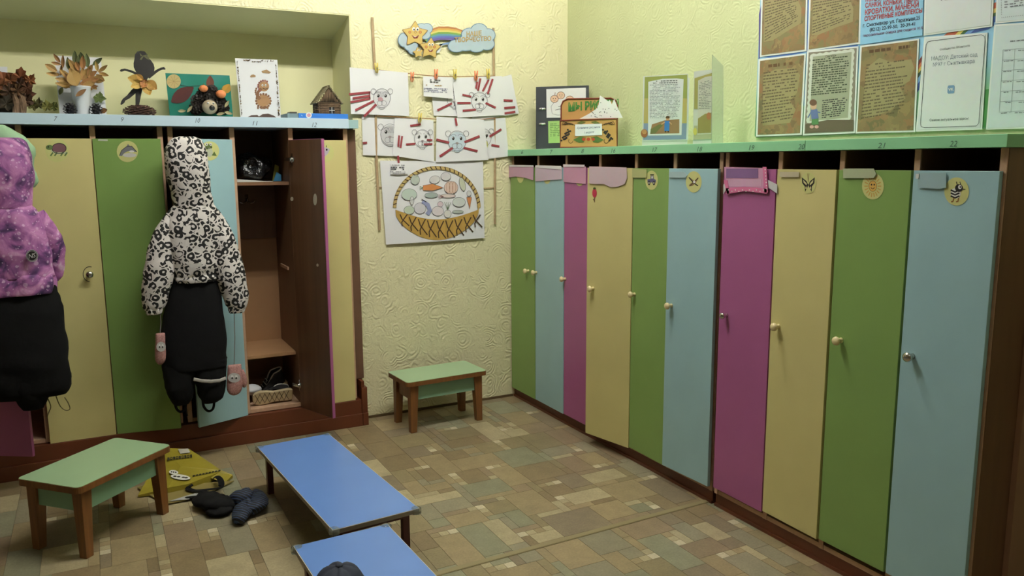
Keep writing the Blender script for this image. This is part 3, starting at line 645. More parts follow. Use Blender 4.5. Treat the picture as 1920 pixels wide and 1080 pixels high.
q2 = [PZ(BH).at(*p) for p in ((553, 1024), (724, 983))]; ux = (q2[1]-q2[0]).normalized(); uy = V3((-ux.y, ux.x, 0)); cc = (q2[0]+q2[1])/2-uy*.485
bench((cc.x, cc.y), math.atan2(ux.y, ux.x), .97, .325, BH, 'blue bench carrying a dark cap, cut off by the frame')
# cap on the near bench
e = empty('cap', tuple(PZ(BH).at(634, 1100)), 'dark navy cap lying on the near blue bench', 'hat')
o = V3(ROOT[e]); o.z = BH+.001
cx = PZ(BH+.118).at(636, 1058); cx.z = BH+.0006
m = MB(); nseg = 36; v = []; rows = 9
for i in range(rows+1):
    a = pi/2*i/rows
    for k in range(nseg):
        t = 2*pi*k/nseg; lob = 1-.05*abs(cos(3*t))**6; r = .085*cos(a)**.75*lob; v.append(cx+V3((r*cos(t), r*sin(t)*1.05, .002+.112*sin(a)*(1-.06*abs(cos(3*t))**6 if i < rows else 1))))
m.grid(v, [(i*nseg+k, i*nseg+(k+1) % nseg, (i+1)*nseg+(k+1) % nseg, (i+1)*nseg+k) for i in range(rows) for k in range(nseg)]); m.build('crown', NAVY, e, smooth=True)
m = MB(); m.ball(cx+V3((0, 0, .114)), .011, .011, .006, 10); m.build('button', NAVY, e, smooth=True)
m = MB(); P = [];
for k in range(13): t = pi+pi*k/12; P.append(cx+V3((.07*cos(t), -.07+.07*sin(t), .004+.008*sin(pi*k/12))))
m.hexa(P, (0, 0, .004)); m.build('visor', NAVY, e)

# ------------------------------------------------------------------ clothes
def clothmat(name, kind):
    m, nt, b = newmat(name); v = coords(nt); b.inputs['Roughness'].default_value = .75
    wr = nd(nt, 'ShaderNodeTexNoise', Scale=16.0, Detail=3.0, Distortion=.8); nt.links.new(v, wr.inputs['Vector']); addbump(nt, b, wr.outputs['Fac'], .5, .012)
    if kind == 'leopard':
        n0 = nd(nt, 'ShaderNodeTexNoise', Scale=42.0, Detail=1.0); nt.links.new(v, n0.inputs['Vector'])
        mp = nd(nt, 'ShaderNodeMix', data_type='RGBA', blend_type='LINEAR_LIGHT'); mp.inputs[0].default_value = .008; nt.links.new(v, mp.inputs[6]); nt.links.new(n0.outputs['Color'], mp.inputs[7])
        fl = nd(nt, 'ShaderNodeMapping'); fl.inputs['Rotation'].default_value = (-pi/2, 0, 0); nt.links.new(mp.outputs[2], fl.inputs[0])
        vo = nd(nt, 'ShaderNodeTexVoronoi', Scale=25.0, Randomness=.85, voronoi_dimensions='2D'); nt.links.new(fl.outputs[0], vo.inputs['Vector'])
        br = nd(nt, 'ShaderNodeTexNoise', Scale=32.0, Detail=0.0); nt.links.new(v, br.inputs['Vector'])
        LT, K = S(214, 208, 204), S(20, 19, 19)
        ring = ramp(nt, vo.outputs['Distance'], [(0, (0, 0, 0, 1)), (.13, (0, 0, 0, 1)), (.16, (1, 1, 1, 1)), (.41, (1, 1, 1, 1)), (.44, (0, 0, 0, 1))])
        brk = ramp(nt, br.outputs['Fac'], [(.42, (0, 0, 0, 1)), (.44, (1, 1, 1, 1))])
        v2 = nd(nt, 'ShaderNodeTexVoronoi', Scale=62.0, voronoi_dimensions='2D'); nt.links.new(fl.outputs[0], v2.inputs['Vector'])
        sm = ramp(nt, v2.outputs['Distance'], [(.42, (1, 1, 1, 1)), (.45, (0, 0, 0, 1))])
        far = ramp(nt, vo.outputs['Distance'], [(.55, (0, 0, 0, 1)), (.57, (1, 1, 1, 1))])
        a = nd(nt, 'ShaderNodeMath', operation='MULTIPLY'); nt.links.new(ring, a.inputs[0]); nt.links.new(brk, a.inputs[1])
        c2 = nd(nt, 'ShaderNodeMath', operation='MULTIPLY'); nt.links.new(sm, c2.inputs[0]); nt.links.new(far, c2.inputs[1])
        mx = nd(nt, 'ShaderNodeMath', operation='MAXIMUM'); nt.links.new(a.outputs[0], mx.inputs[0]); nt.links.new(c2.outputs[0], mx.inputs[1])
        nt.links.new(ramp(nt, mx.outputs[0], [(.4, LT), (.6, K)]), b.inputs['Base Color'])
    elif kind == 'galaxy':
        n0 = nd(nt, 'ShaderNodeTexNoise', Scale=10.0, Detail=7.0, Distortion=1.4); nt.links.new(v, n0.inputs['Vector'])
        cur = ramp(nt, n0.outputs['Fac'], [(.34, S(54, 36, 78)), (.42, S(104, 62, 116)), (.50, S(154, 92, 150)), (.60, S(188, 126, 178)), (.72, S(216, 178, 208))])
        for sca, r0, r1, am in ((16.0, .12, .17, .45), (34.0, .16, .24, .55), (60.0, .12, .2, .6)):
            vo = nd(nt, 'ShaderNodeTexVoronoi', Scale=sca); nt.links.new(v, vo.inputs['Vector'])
            f = ramp(nt, vo.outputs['Distance'], [(r0, (am, am, am, 1)), (r1, (0, 0, 0, 1))])
            mx = nd(nt, 'ShaderNodeMix', data_type='RGBA'); nt.links.new(f, mx.inputs[0]); nt.links.new(cur, mx.inputs[6]); mx.inputs[7].default_value = S(228, 196, 226); cur = mx.outputs[2]
        nt.links.new(cur, b.inputs['Base Color'])
    elif kind == 'stripe':
        wv = nd(nt, 'ShaderNodeTexWave', Scale=34.0, Distortion=1.0, bands_direction='DIAGONAL'); wv.inputs['Detail Scale'].default_value = 2.0; nt.links.new(v, wv.inputs['Vector'])
        nt.links.new(ramp(nt, wv.outputs['Fac'], [(.80, S(12, 14, 22)), (.92, S(52, 72, 108))]), b.inputs['Base Color'])
    elif kind == 'fuzzy':
        n0 = nd(nt, 'ShaderNodeTexNoise', Scale=160.0, Detail=3.0); nt.links.new(v, n0.inputs['Vector'])
        nt.links.new(ramp(nt, n0.outputs['Fac'], [(.3, S(150, 104, 100)), (.7, S(190, 144, 138))]), b.inputs['Base Color'])
    return m
LEOP, GALX, STRIPE, FUZZ = clothmat('leopard_print', 'leopard'), clothmat('tie_dye_print', 'galaxy'), clothmat('navy_stripe_knit', 'stripe'), clothmat('pink_fleece', 'fuzzy')
def catmull(L, k):
    out = []; n = len(L)
    for i in range(n-1):
        p0, p1, p2, p3 = L[max(i-1, 0)], L[i], L[i+1], L[min(i+2, n-1)]
        for j in range(k):
            t = j/k; out.append(tuple(.5*((2*b)+(-a+c)*t+(2*a-5*b+4*c-d)*t*t+(-a+3*b-3*c+d)*t**3) for a, b, c, d in zip(p0, p1, p2, p3)))
    out.append(tuple(L[-1])); return out
def loft(mb, rings, y0, n=36, k=4, amp=.006, freq=14, sq=.8, seed=0, pleat=0):
    R = catmull(rings, k); pl = PY(y0); v = []
    for (py, xl, xr, dep) in R:
        a, b = pl.at(xl, py), pl.at(xr, py); c = (a+b)/2; hw = (b.x-a.x)/2
        for i in range(n):
            t = 2*pi*i/n; cx, sy = cos(t), sin(t)
            x = math.copysign(abs(cx)**sq, cx)*hw; y = math.copysign(abs(sy)**sq, sy)*dep
            p = V3((c.x+x, y0+y, c.z)); dd = noise.noise(p*freq+V3((seed, 0, 0)))*amp+noise.noise(p*freq*2.3+V3((0, seed, 3)))*amp*.5
            if pleat: dd += pleat*sin(i*2*pi*9/n*1.0+3*noise.noise(p*9))
            w_ = V3((x, y, 0)); w_ = w_.normalized() if w_.length > 1e-6 else V3((0, 0, 1)); v.append(p+w_*dd)
    m = len(R); F = [(i*n+j, (i+1)*n+j, (i+1)*n+(j+1) % n, i*n+(j+1) % n) for i in range(m-1) for j in range(n)]
    F += [tuple(range(n)), tuple(range((m-1)*n, m*n))[::-1]]
    mb.grid(v, F)
def sleeve(mb, path, y0, n=24, k=5, flat=.75, amp=.006, seed=0):     # path: px, py, radius px, dy
    R = catmull(path, k); pts = []; rad = []
    for (x, y, r, dy) in R:
        pl = PY(y0+dy); p = pl.at(x, y); q_ = pl.at(x+r, y); pts.append(p); rad.append((q_-p).length)
    m2 = MB(); m2.tube(pts, rad, n, flat=flat, upv=(0, 1, 0))
    for i, p in enumerate(m2.v):
        c = pts[min(i//n, len(pts)-1)]; d_ = p-c
        if d_.length > 1e-6: p += d_.normalized()*(noise.noise(p*16+V3((seed, 0, 0)))*amp+noise.noise(p*38)*amp*.45)
    mb.grid(m2.v, m2.f)
# leopard jacket
JY = 4.05
e = empty('jacket', tuple(PY(JY).at(365, 527)), 'hooded leopard-print jacket hanging between green and blue doors', 'jacket')
m = MB(); loft(m, [(256, 338, 362, .015), (262, 318, 378, .05), (280, 309, 385, .07), (310, 309, 390, .08), (345, 318, 394, .078), (370, 323, 398, .07), (390, 326, 400, .065)], JY, amp=.008, seed=1); m.build('hood', LEOP, e, smooth=True)
m = MB(); loft(m, [(384, 326, 400, .06), (394, 318, 408, .066), (415, 311, 418, .075), (450, 309, 420, .08), (490, 315, 414, .078), (510, 325, 408, .074), (520, 330, 405, .072)], JY, amp=.009, seed=2); m.build('body', LEOP, e, smooth=True)
m = MB(); loft(m, [(514, 330, 406, .073), (520, 326, 409, .078), (527, 330, 406, .075)], JY, amp=.002, seed=2, pleat=.003, n=72); m.build('hem', LEOP, e, smooth=True)
for i, pth in enumerate(([(330, 398, 14, .0), (316, 430, 22, -.01), (304, 470, 27, -.02), (297, 515, 29, -.025), (291, 550, 26, -.025), (289, 573, 21, -.025), (289, 581, 16, -.025)],
                         [(396, 398, 14, .0), (410, 430, 21, -.01), (422, 470, 25, -.02), (433, 515, 27, -.025), (441, 550, 25, -.025), (444, 570, 20, -.025), (444, 578, 16, -.025)])):
    m = MB(); sleeve(m, pth, JY, seed=5+i); m.build('sleeve', LEOP, e, smooth=True)
    x, y = pth[-1][0], pth[-1][1]; m = MB(); loft(m, [(y-3, x-16, x+16, .03), (y+3, x-15, x+15, .03), (y+8, x-13, x+13, .026)], JY-.025, pleat=.0035, n=54, amp=.001); m.build('cuff', LEOP, e, smooth=True)
m = MB(); p = PY(JY-.099); m.slab(p, [(356, 495), (378, 493), (379, 500), (357, 502)], 0, .002, S(196, 192, 188)); m.build('reflective_tab', None, e)
# black trousers under it
e = empty('snow_trousers', tuple(PY(JY).at(365, 757)), 'black trousers with a reflective band under the leopard jacket', 'trousers')
m = MB(); loft(m, [(522, 327, 409, .062), (545, 318, 412, .068), (590, 306, 419, .075), (640, 303, 424, .078), (672, 304, 425, .075), (690, 305, 425, .07)], JY+.004, amp=.008, seed=9); m.build('seat_panel', BLACKF, e, smooth=True)
m = MB(); loft(m, [(672, 304, 366, .06), (700, 305, 366, .062), (725, 310, 364, .06), (745, 318, 360, .05), (757, 326, 352, .035)], JY+.004, amp=.008, seed=11); m.build('leg', BLACKF, e, smooth=True)
m = MB(); loft(m, [(672, 360, 426, .06), (700, 362, 425, .062), (725, 368, 424, .06), (743, 374, 420, .05), (753, 380, 408, .035)], JY+.004, amp=.008, seed=12); m.build('leg', BLACKF, e, smooth=True)
P = PY(JY-.066); m = MB(); m.tube([P.at(363, 711), P.at(378, 713.5, .006), P.at(395, 714.5, .007), P.at(412, 713, .004), P.at(424, 710, -.012)], .008, 8, flat=.25, upv=(0, 1, 0)); m.build('reflective_band', pm('reflective_tape', S(178, 174, 168), .4), e)
P = PY(JY-.01)
for L in ([(328, 748), (330, 764), (338, 772), (347, 766), (349, 748)], [(380, 745), (382, 762), (391, 771), (400, 765), (402, 745)]):
    m = MB(); m.tube([P.at(*q) for q in catmull(L, 4)], .006, 8, flat=.35, upv=(0, 1, 0)); m.build('foot_strap', BLACKF, e)
m = MB(); m.tube([P.at(345, 745, -.02), P.at(350, 770, -.02), P.at(352, 782, -.02)], .004, 6); m.build('drawstring', BLACKF, e)
# mittens on strings
def mitten(px, py, s, flip, label, narrow=1.0, top=(0, 0), thumb=True):
    Yp = JY-.03; pl = PY(Yp); o = pl.at(px, py+30*s)
    e = empty('mitten', tuple(o), label, 'mitten', group='pink fleece mittens')
    m = MB(); W = 16*s*narrow
    loft(m, [(py-30*s, px-W*.75, px+W*.75, .006), (py-27*s, px-W*.85, px+W*.85, .014), (py-10*s, px-W*.9, px+W*.9, .02), (py+5*s, px-W, px+W, .022), (py+18*s, px-W*.95, px+W*.92, .02), (py+26*s, px-W*.7, px+W*.65, .015), (py+30*s, px-W*.25, px+W*.25, .006)], Yp, n=20, amp=.002); m.build('hand', FUZZ, e, smooth=True)
    if thumb:
        m = MB(); sleeve(m, [(px+flip*W*.7, py-18*s, 6*s, 0), (px+flip*W*1.05, py-4*s, 7*s, 0), (px+flip*W*1.15, py+8*s, 6*s, 0), (px+flip*W*1.2, py+15*s, 2.5*s, 0)], Yp, n=12, amp=.001); m.build('thumb', FUZZ, e, smooth=True)
    m = MB(); q = PY(Yp-.022); m.ell(q, px-1*flip, py-4*s, W*.78, 9.5*s, .0015, S(190, 186, 184)); 
    for dx in (-4, 4): m.ell(q, px+dx*s*narrow-1*flip, py-6*s, 3*s*narrow, 3.4*s, .0022, S(226, 226, 224), n=12); m.ell(q, px+dx*s*narrow-1*flip, py-3.5*s, 1.8*s*narrow, 2*s, .003, BK, n=10)
    m.build('face_patch', None, e)
    m = MB(); m.tube([pl.at(*top), pl.at((top[0]+px)/2+1, (top[1]+py-30*s)/2), pl.at(px-1, py-30*s)], .0018, 6); m.build('string', pm('grey_cord', S(120, 112, 106), .8), e)
mitten(301, 654, .98, -1, 'pink mitten dangling in front of the green dolphin door', .72, (300, 585), False)
mitten(440, 712, .95, 1, 'pink mitten dangling in front of the pale blue frog door', 1.0, (439, 585))
# purple jacket at the left edge
QY = 3.985
e = empty('jacket', tuple(PY(QY).at(40, 540)), 'purple tie-dye hooded jacket hanging at the left edge', 'jacket')
m = MB(); loft(m, [(258, -10, 34, .02), (266, -40, 50, .06), (290, -52, 59, .085), (330, -58, 64, .09), (360, -56, 62, .085), (394, -52, 60, .075)], QY, amp=.009, seed=21); m.build('hood', GALX, e, smooth=True)
m = MB(); loft(m, [(386, -50, 60, .07), (400, -62, 72, .085), (430, -70, 86, .095), (470, -72, 96, .1), (500, -66, 98, .095), (522, -62, 100, .09)], QY, amp=.010, seed=22); m.build('body', GALX, e, smooth=True)
m = MB(); loft(m, [(514, -62, 99, .088), (520, -63, 102, .093), (536, -66, 106, .095), (548, -68, 105, .093), (552, -66, 103, .09)], QY, amp=.003, seed=23, pleat=.0045, n=80); m.build('peplum', GALX, e, smooth=True)
m = MB(); sleeve(m, [(66, 400, 18, .0), (84, 430, 24, .0), (97, 460, 24, .01), (103, 490, 19, .02), (104, 512, 14, .03), (100, 524, 9, .03)], QY, seed=24); m.build('sleeve', GALX, e, smooth=True)
m = MB(); sleeve(m, [(-52, 400, 18, .0), (-72, 430, 24, .0), (-84, 460, 24, .01), (-88, 490, 19, .02), (-86, 524, 9, .03)], QY, seed=25); m.build('sleeve', GALX, e, smooth=True)
p = PY(QY-.108); m = MB(); m.ell(p, 60, 479.5, 11.5, 11.5, .0, S(196, 190, 196), n=28); m.ell(p, 60, 479.5, 10.6, 10.6, .0006, BK, n=28); m.ering(p, 60, 479.5, 9.3, 9.3, .8, .001, S(200, 200, 200)); m.text(p, 'NS', (53.2, 485), (66.5, 482), 8.5, .0012, S(226, 226, 226)); m.build('round_patch', None, e)
e = empty('snow_trousers', tuple(PY(QY).at(60, 765)), 'plain black trousers under the purple jacket', 'trousers')
m = MB(); loft(m, [(530, -55, 103, .07), (560, -58, 114, .08), (600, -60, 121, .085), (650, -55, 127, .085), (690, -48, 131, .08), (715, -40, 135, .072), (735, -25, 133, .06), (744, -10, 128, .045)], QY+.004, amp=.009, seed=31); m.build('leg', BLACKF, e, smooth=True)
m = MB(); loft(m, [(690, 4, 100, .07), (715, 12, 98, .07), (740, 24, 95, .06), (755, 34, 90, .045), (766, 42, 84, .03)], QY+.004, amp=.009, seed=32); m.build('leg', BLACKF, e, smooth=True)
P = PY(QY)
for L in ([(104, 740), (112, 760), (122, 769), (131, 767), (128, 756), (121, 745)], [(90, 748), (95, 762), (92, 772), (88, 782)]):
    m = MB(); m.tube([P.at(*q) for q in catmull(L, 4)], .0022, 6); m.build('drawstring', pm('olive_cord', S(96, 88, 50), .7), e)
m = MB(); G3 = pm('mint_cloth', S(150, 186, 148), .8, .08, bump=.4, bscale=14, bdist=.01)
loft(m, [(234, -30, 8, .03), (244, -44, 26, .05), (258, -52, 48, .06), (275, -56, 64, .055), (288, -52, 66, .05), (310, -40, 62, .04), (340, -30, 70, .035), (352, -20, 66, .02)], QY+.075, amp=.012, seed=40); m.build('cloth', G3, label='mint green cloth behind the purple hood', cat='cloth', smooth=True)

# ------------------------------------------------------------------ things inside the open locker
BAGM = pm('black_film', S(24, 25, 26), .22, .2, 10, bump=.8, bscale=22, bdist=.03, spec=.6)
p = PY(4.42); o = p.at(482, 312); m = MB(); 
m.ball((.765, 4.45, 1.424), .082, .10, .071, 44, amp=.5, freq=15); m.build('bag', BAGM, label='crumpled black plastic bag on the shelf of the open locker', cat='bag', smooth=False)
m = MB(); m.hexa([(.858, 4.42, 1.352), (.892, 4.44, 1.352), (.896, 4.42, 1.43), (.872, 4.40, 1.44)], (0, .004, 0), S(150, 150, 70)); m.hexa([(.862, 4.412, 1.352), (.905, 4.42, 1.352), (.905, 4.415, 1.385), (.88, 4.405, 1.40)], (0, .003, 0), S(70, 140, 180)); m.build('packet', None, label='yellow and blue packet at the right of the black plastic bag', cat='packet')
m = MB(); m.hexa([(.66, 4.31, 1.3515), (.84, 4.31, 1.3515), (.80, 4.36, 1.353), (.66, 4.36, 1.365)], (0, 0, .002), S(190, 188, 180)); m.build('paper', None, label='white sheet lying under the black plastic bag', cat='paper')
SOLE = pm('tan_sole', S(196, 178, 140), .7, .08)
def shoe(label, base, fwd, up, L, W, H, soleonly=False, tilt=0):
    e = empty('shoe', tuple(base), label, 'shoe', group='dark sneakers in the open locker'); f, u = V3(fwd).normalized(), V3(up).normalized(); s_ = f.cross(u).normalized(); B = V3(base)
    out = [(.0, .30), (.03, .40), (.12, .44), (.3, .40), (.48, .38), (.66, .48), (.82, .5), (.93, .42), (.98, .28), (1.0, .1)]
    prof = [B+f*(t*L)+s_*(w_*W) for t, w_ in out]+[B+f*(t*L)-s_*(w_*W) for t, w_ in out[::-1]]
    m = MB(); m.hexa(prof, u*.022); m.build('sole', SOLE, e, bevel=.004)
    m = MB()
    for k in range(7):
        for g in (-1, 1):
            a = B+f*(L*(.1+.12*k))-u*.0004; m.tube([a-s_*W*.36*g, a+s_*W*.36*g+f*L*.13], .0014, 4)
    m.build('tread', pm('dark_tread', S(70, 62, 50), .8), e)
    m = MB(); n = 20; rows = [(0, .40, 0), (.25, .47, .01), (.5, .46, .02), (.75, .40, .0), (1.0, .33, 0)]; v = []
    for (hh, sc_, sh) in rows:
        for i in range(n):
            t = 2*pi*i/n; along = .5+.5*cos(t); x = along*(1-.45*hh**1.3)*.97+.015; wv = .46*abs(sin(t))**.8*(1-.35*hh); hgt = H*hh*(1 if along < .55 else max(.35, 1-(along-.55)*1.6))
            v.append(B+u*(.02+hgt)+f*(x*L)+s_*(math.copysign(wv, sin(t))*W))
    m.grid(v, [(r*n+i, r*n+(i+1) % n, (r+1)*n+(i+1) % n, (r+1)*n+i) for r in range(4) for i in range(n)]+[tuple(range(4*n, 5*n))]); m.build('upper', pm('black_upper', S(38, 36, 36), .6, .3, 60), e, smooth=True)
    m = MB(); P = [v[4*n+i] for i in range(n)]; m.tube(P+[P[0]], .004, 6); m.build('collar_edge', pm('pale_trim', S(190, 186, 176), .6), e)
    m = MB()
    for k in range(4):
        a = B+f*(L*(.5+.08*k))+u*(H*(.92-.13*k)); m.tube([a-s_*W*.22, a+u*.006, a+s_*W*.22], .0025, 6)
    m.build('lace', pm('pale_lace', S(170, 168, 160), .7), e)
    return e
shoe('sneaker lying on its side with tan sole showing', (.885, 4.30, .208), (-1, 0, .0), (0.0, .97, .2), .21, .078, .075)
shoe('black sneaker standing behind, heel loop raised', (.888, 4.46, .235), (-.92, -.1, -.32), (-.28, -.25, .9), .2, .075, .085)
m = MB(); m.ball((.69, 4.40, .235), .05, .05, .03, 18, amp=.35, freq=20); m.build('tissue', PAPER, label='white crumpled tissue beside the sneakers', cat='tissue', smooth=True)

# ------------------------------------------------------------------ on the floor by the stool
def fpx(x, y, z): return PZ(z).at(240+x/5.686, 810+y/5.686)
e = empty('shopping_bag', tuple(fpx(700, 480, 0)), 'yellow paper shopping bag lying flat by the stool', 'bag')
YEL = pm('yellow_paper', S(150, 136, 42), .45, .08, 9, bump=.3, bscale=9, bdist=.02)
back = [fpx(x, y, .006) for x, y in [(100, 600), (330, 520), (700, 560), (1130, 525), (960, 610), (600, 735), (420, 770), (300, 720)]]
m = MB(); m.hexa(back, (0, 0, .004)); m.build('rear_sheet', pm('bag_inside', S(132, 118, 64), .7), e)
P = [(390, 170), (650, 180), (760, 250), (990, 405), (1115, 430), (1025, 500), (990, 420), (640, 555), (425, 595), (100, 600)]
_a, _b, _c = fpx(425, 595, .034), fpx(990, 420, .036), fpx(520, 175, .088); bn_ = (_b-_a).cross(_c-_a); bn_ = bn_ if bn_.z > 0 else -bn_
pz = PL(_a, bn_); B_ = lambda x, y: (240+x/5.686, 810+y/5.686)
top = [pz.at(*B_(*q)) for q in P]; top[4].z -= .012; top[5].z -= .02; top[9].z = .012
cen = pz.at(*B_(560, 380), .006); m = MB()
for i in range(len(top)):
    a, b = top[i], top[(i+1) % len(top)]; m.face([cen, a, b]); m.face([a, V3((a.x, a.y, .004)), V3((b.x, b.y, .004)), b])
m.build('front_sheet', YEL, e)
ink = S(46, 44, 34)
for k, x in enumerate(range(420, 690, 30)):
    m = MB(); y = 305-(x-420)*.13; m.slab(pz, [B_(x, y-16), B_(x+22, y-19), B_(x+24, y+10), B_(x+2, y+13)], .008, .0004, ink)
    if k % 2: m.slab(pz, [B_(x+8, y-8), B_(x+16, y-9), B_(x+17, y+3), B_(x+9, y+4)], .0086, .0003, S(164, 148, 46))
    m.build('printed_letter', None, e)
for k in range(9):
    x = 690+k*34; y = 480-(x-690)*.20; m = MB(); m.slab(pz, [B_(x, y-8), B_(x+24, y-13), B_(x+24, y-1), B_(x, y+4)], .005, .0004, ink); m.build('printed_letter', None, e)
m = MB(); m.slab(pz, [B_(530, 195), B_(640, 188), B_(665, 232), B_(560, 245)], .006, .0006, S(190, 186, 170)); m.build('printed_patch', None, e)
for cx_, cy_, a_, b_, dots in ((487, 445, 50, 22, (-22, 0, 22)), (560, 497, 105, 28, (-60, -20, 30, 60))):
    m = MB(); m.ell(pz, *B_(cx_, cy_), a_/5.686, b_/5.686, .008, S(226, 224, 214), rot=.12)
    for dx in dots: m.ell(pz, *B_(cx_+dx, cy_+dx*.12), 1.6 if len(dots) < 4 else 3.6, 1.4, .0086, ink, n=8)
    m.build('printed_emblem', None, e)
for L in ([(690, 560, .03), (640, 600, .02), (720, 625, .02), (880, 610, .03), (985, 590, .05), (990, 520, .06), (950, 475, .05), (915, 490, .04)],):
    m = MB(); m.tube([fpx(*q) for q in catmull(L, 4)], .013, 8, flat=.2, upv=(0, 0, 1)); m.build('handle', BLACKF, e)
m = MB(); m.hexa([fpx(x, y, .012) for x, y in [(440, 740), (600, 690), (860, 615), (840, 640), (640, 720)]], (0, 0, .002), S(176, 176, 172)); m.build('label_slip', None, e)
def clump(L, r, mat, name, flat=.75, amp=.012):
    m2 = MB(); pts = [fpx(x, y, z) for x, y, z in catmull(L, 4)]; rr = [r*(.75+.25*sin(pi*(i+.5)/len(pts))) for i in range(len(pts))]; rr[0] *= .45; rr[-1] *= .45
    m2.tube(pts, rr, 18, flat=flat, upv=(0, 0, 1)); 
    for p in m2.v: p += V3((noise.noise(p*30), noise.noise(p*30+V3((5, 0, 0))), noise.noise(p*30+V3((0, 5, 0)))))*amp; p.z = max(p.z, .002)
    m2.build(name, mat, e, smooth=True)
e = empty('scarf', tuple(fpx(930, 790, 0)), 'crumpled black cloth with a strap between yellow bag and striped socks', 'clothes')
clump([(790, 690, .03), (880, 740, .035), (980, 760, .035), (1110, 740, .03)], .062, BLACKF, 'fold', .5)
clump([(880, 830, .02), (950, 850, .02), (1100, 800, .025)], .034, BLACKF, 'fold', .55)
clump([(590, 710, .008), (700, 700, .012), (790, 680, .02)], .013, BLACKF, 'strap', .4, .004)
e = empty('sock', tuple(fpx(1230, 700, 0)), 'short navy striped sock resting against the black cloth', 'sock', 'navy striped socks on the floor')
clump([(1150, 700, .03), (1230, 690, .045), (1300, 650, .05)], .046, STRIPE, 'knit', .7)
clump([(1290, 655, .052), (1320, 640, .056)], .030, STRIPE, 'cuff', .8, .006)
e = empty('sock', tuple(fpx(1300, 850, 0)), 'bent navy striped sock nearest the blue bench', 'sock', 'navy striped socks on the floor')
clump([(1380, 680, .04), (1400, 750, .04), (1350, 800, .035), (1250, 800, .035), (1210, 880, .03), (1160, 950, .025)], .038, STRIPE, 'knit', .75)
clump([(1365, 650, .042), (1382, 690, .042)], .030, STRIPE, 'cuff', .8, .006)

# ------------------------------------------------------------------ crafts on the blue shelf board
SHZ = 1.6725
def leaf(mb, pl, base, tip, wd, col, o0=0.0, o1=.012, fold=.004, n=7, blunt=.8):
    b, t = V3(base), V3(tip); d = t-b; L = d.length; d = d/L; q = V3((-d.y, d.x)); rows = []
    for i in range(n+1):
        u = i/n; w_ = wd/2*(sin(pi*min(1, max(0.0, u*.96+.02)))**blunt)*(1.12-.25*u); c = b+d*L*u; off = o0+(o1-o0)*u*u
        rows.append((pl.at(*(c-q*w_), off+fold), pl.at(*c, off), pl.at(*(c+q*w_), off+fold*.6)))
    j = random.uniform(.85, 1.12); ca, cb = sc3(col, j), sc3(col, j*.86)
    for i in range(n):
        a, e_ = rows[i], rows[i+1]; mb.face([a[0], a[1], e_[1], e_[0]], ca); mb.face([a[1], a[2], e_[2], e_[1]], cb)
def maple(mb, pl, cx, cy, r, col, rot=0, off=.01, curl=.02, rnd=random):
    P = []; prof = [1, .72, .78, .62, .74, .95, .7, .66, .8, .6, .35, .6, .8, .66, .7, .95, .74, .62, .78, .72]
    for k, f in enumerate(prof):
        t = rot+2*pi*k/len(prof)-pi/2; rr = r*f*rnd.uniform(.85, 1.1); P.append(pl.at(cx+rr*cos(t), cy+rr*sin(t), off+curl*f*rnd.uniform(-.3, 1)))
    c = pl.at(cx, cy, off); j = rnd.uniform(.8, 1.1)
    for i in range(len(P)): mb.face([c, P[i], P[(i+1) % len(P)]], sc3(col, j*rnd.uniform(.8, 1.15)))
def cone(mb, c, r, h, ax=(0, 0, 1), n=60, col=S(58, 44, 36), ln=.75):
    c = V3(c); ax = V3(ax).normalized(); u = ax.orthogonal().normalized(); w_ = ax.cross(u)
    mb.ball(c, r*.62, r*.62, h*.42, 10, col=sc3(col, .6))
    for i in range(n):
        t = i*2.39996; k = (i+.5)/n; hh = (k-.5)*h; rr = r*sin(pi*(.12+.8*k))**.6; d = (u*cos(t)+w_*sin(t)); s_ = d.cross(ax)
        base = c+ax*(hh-h*.05)+d*rr*.45; tip = c+ax*(hh+h*.07)+d*rr; wd = r*.30*ln; q = sc3(col, random.uniform(.7, 1.4))
        mid = base.lerp(tip, .7); mb.face([base, mid-s_*wd, tip, mid+s_*wd], q); mb.face([base, mid+s_*wd-ax*.002, tip-ax*.004, mid-s_*wd-ax*.002], sc3(q, .7)); mb.face([mid-s_*wd, mid-s_*wd-ax*.003, tip-ax*.005, tip], q); mb.face([mid+s_*wd, tip, tip-ax*.005, mid+s_*wd-ax*.003], q)
GR, OC, BR, OR, DK, OL = S(108, 118, 78), S(190, 152, 92), S(154, 114, 72), S(178, 128, 80), S(74, 50, 34), S(116, 112, 58)
# leaf bouquet in a white cup
pc = PY(4.47); z1 = lambda x, y: (x/6.75, 80+y/6.75)
base = pc.at(*z1(1000, 885)); e = empty('leaf_craft', (base.x, 4.47, SHZ), 'autumn leaf bouquet in a white cup glued to a white card', 'craft')
m = MB(); q = [z1(690, 165), z1(1275, 190), z1(1350, 895), z1(752, 890)]; pts = [PY(4.52).at(*p) for p in q]
for p in pts[2:]: p.z = SHZ+.0005
m.hexa(pts, (0, .003, 0)); m.build('card', PAPER, e)
top, bot = pc.at(*z1(1010, 558)), pc.at(*z1(1055, 880)); r1 = (pc.at(*z1(1145, 558))-top).length; r0 = (pc.at(*z1(1145, 870))-pc.at(*z1(1055, 870))).length; cx = (top.x+bot.x)/2; hh = top.z-SHZ
m = MB(); m.lathe((cx, 4.455, SHZ+.0005), (0, 0, 1), [(0, r0*.9), (.004, r0), (.012, r0), (.014, r0*1.03), (hh-.006, r1*.96), (hh-.004, r1), (hh, r1*1.01), (hh+.001, r1*.94), (hh-.02, r1*.9)], 28); m.build('cup', pm('white_cup', S(222, 222, 224), .4, .02), e, smooth=True)
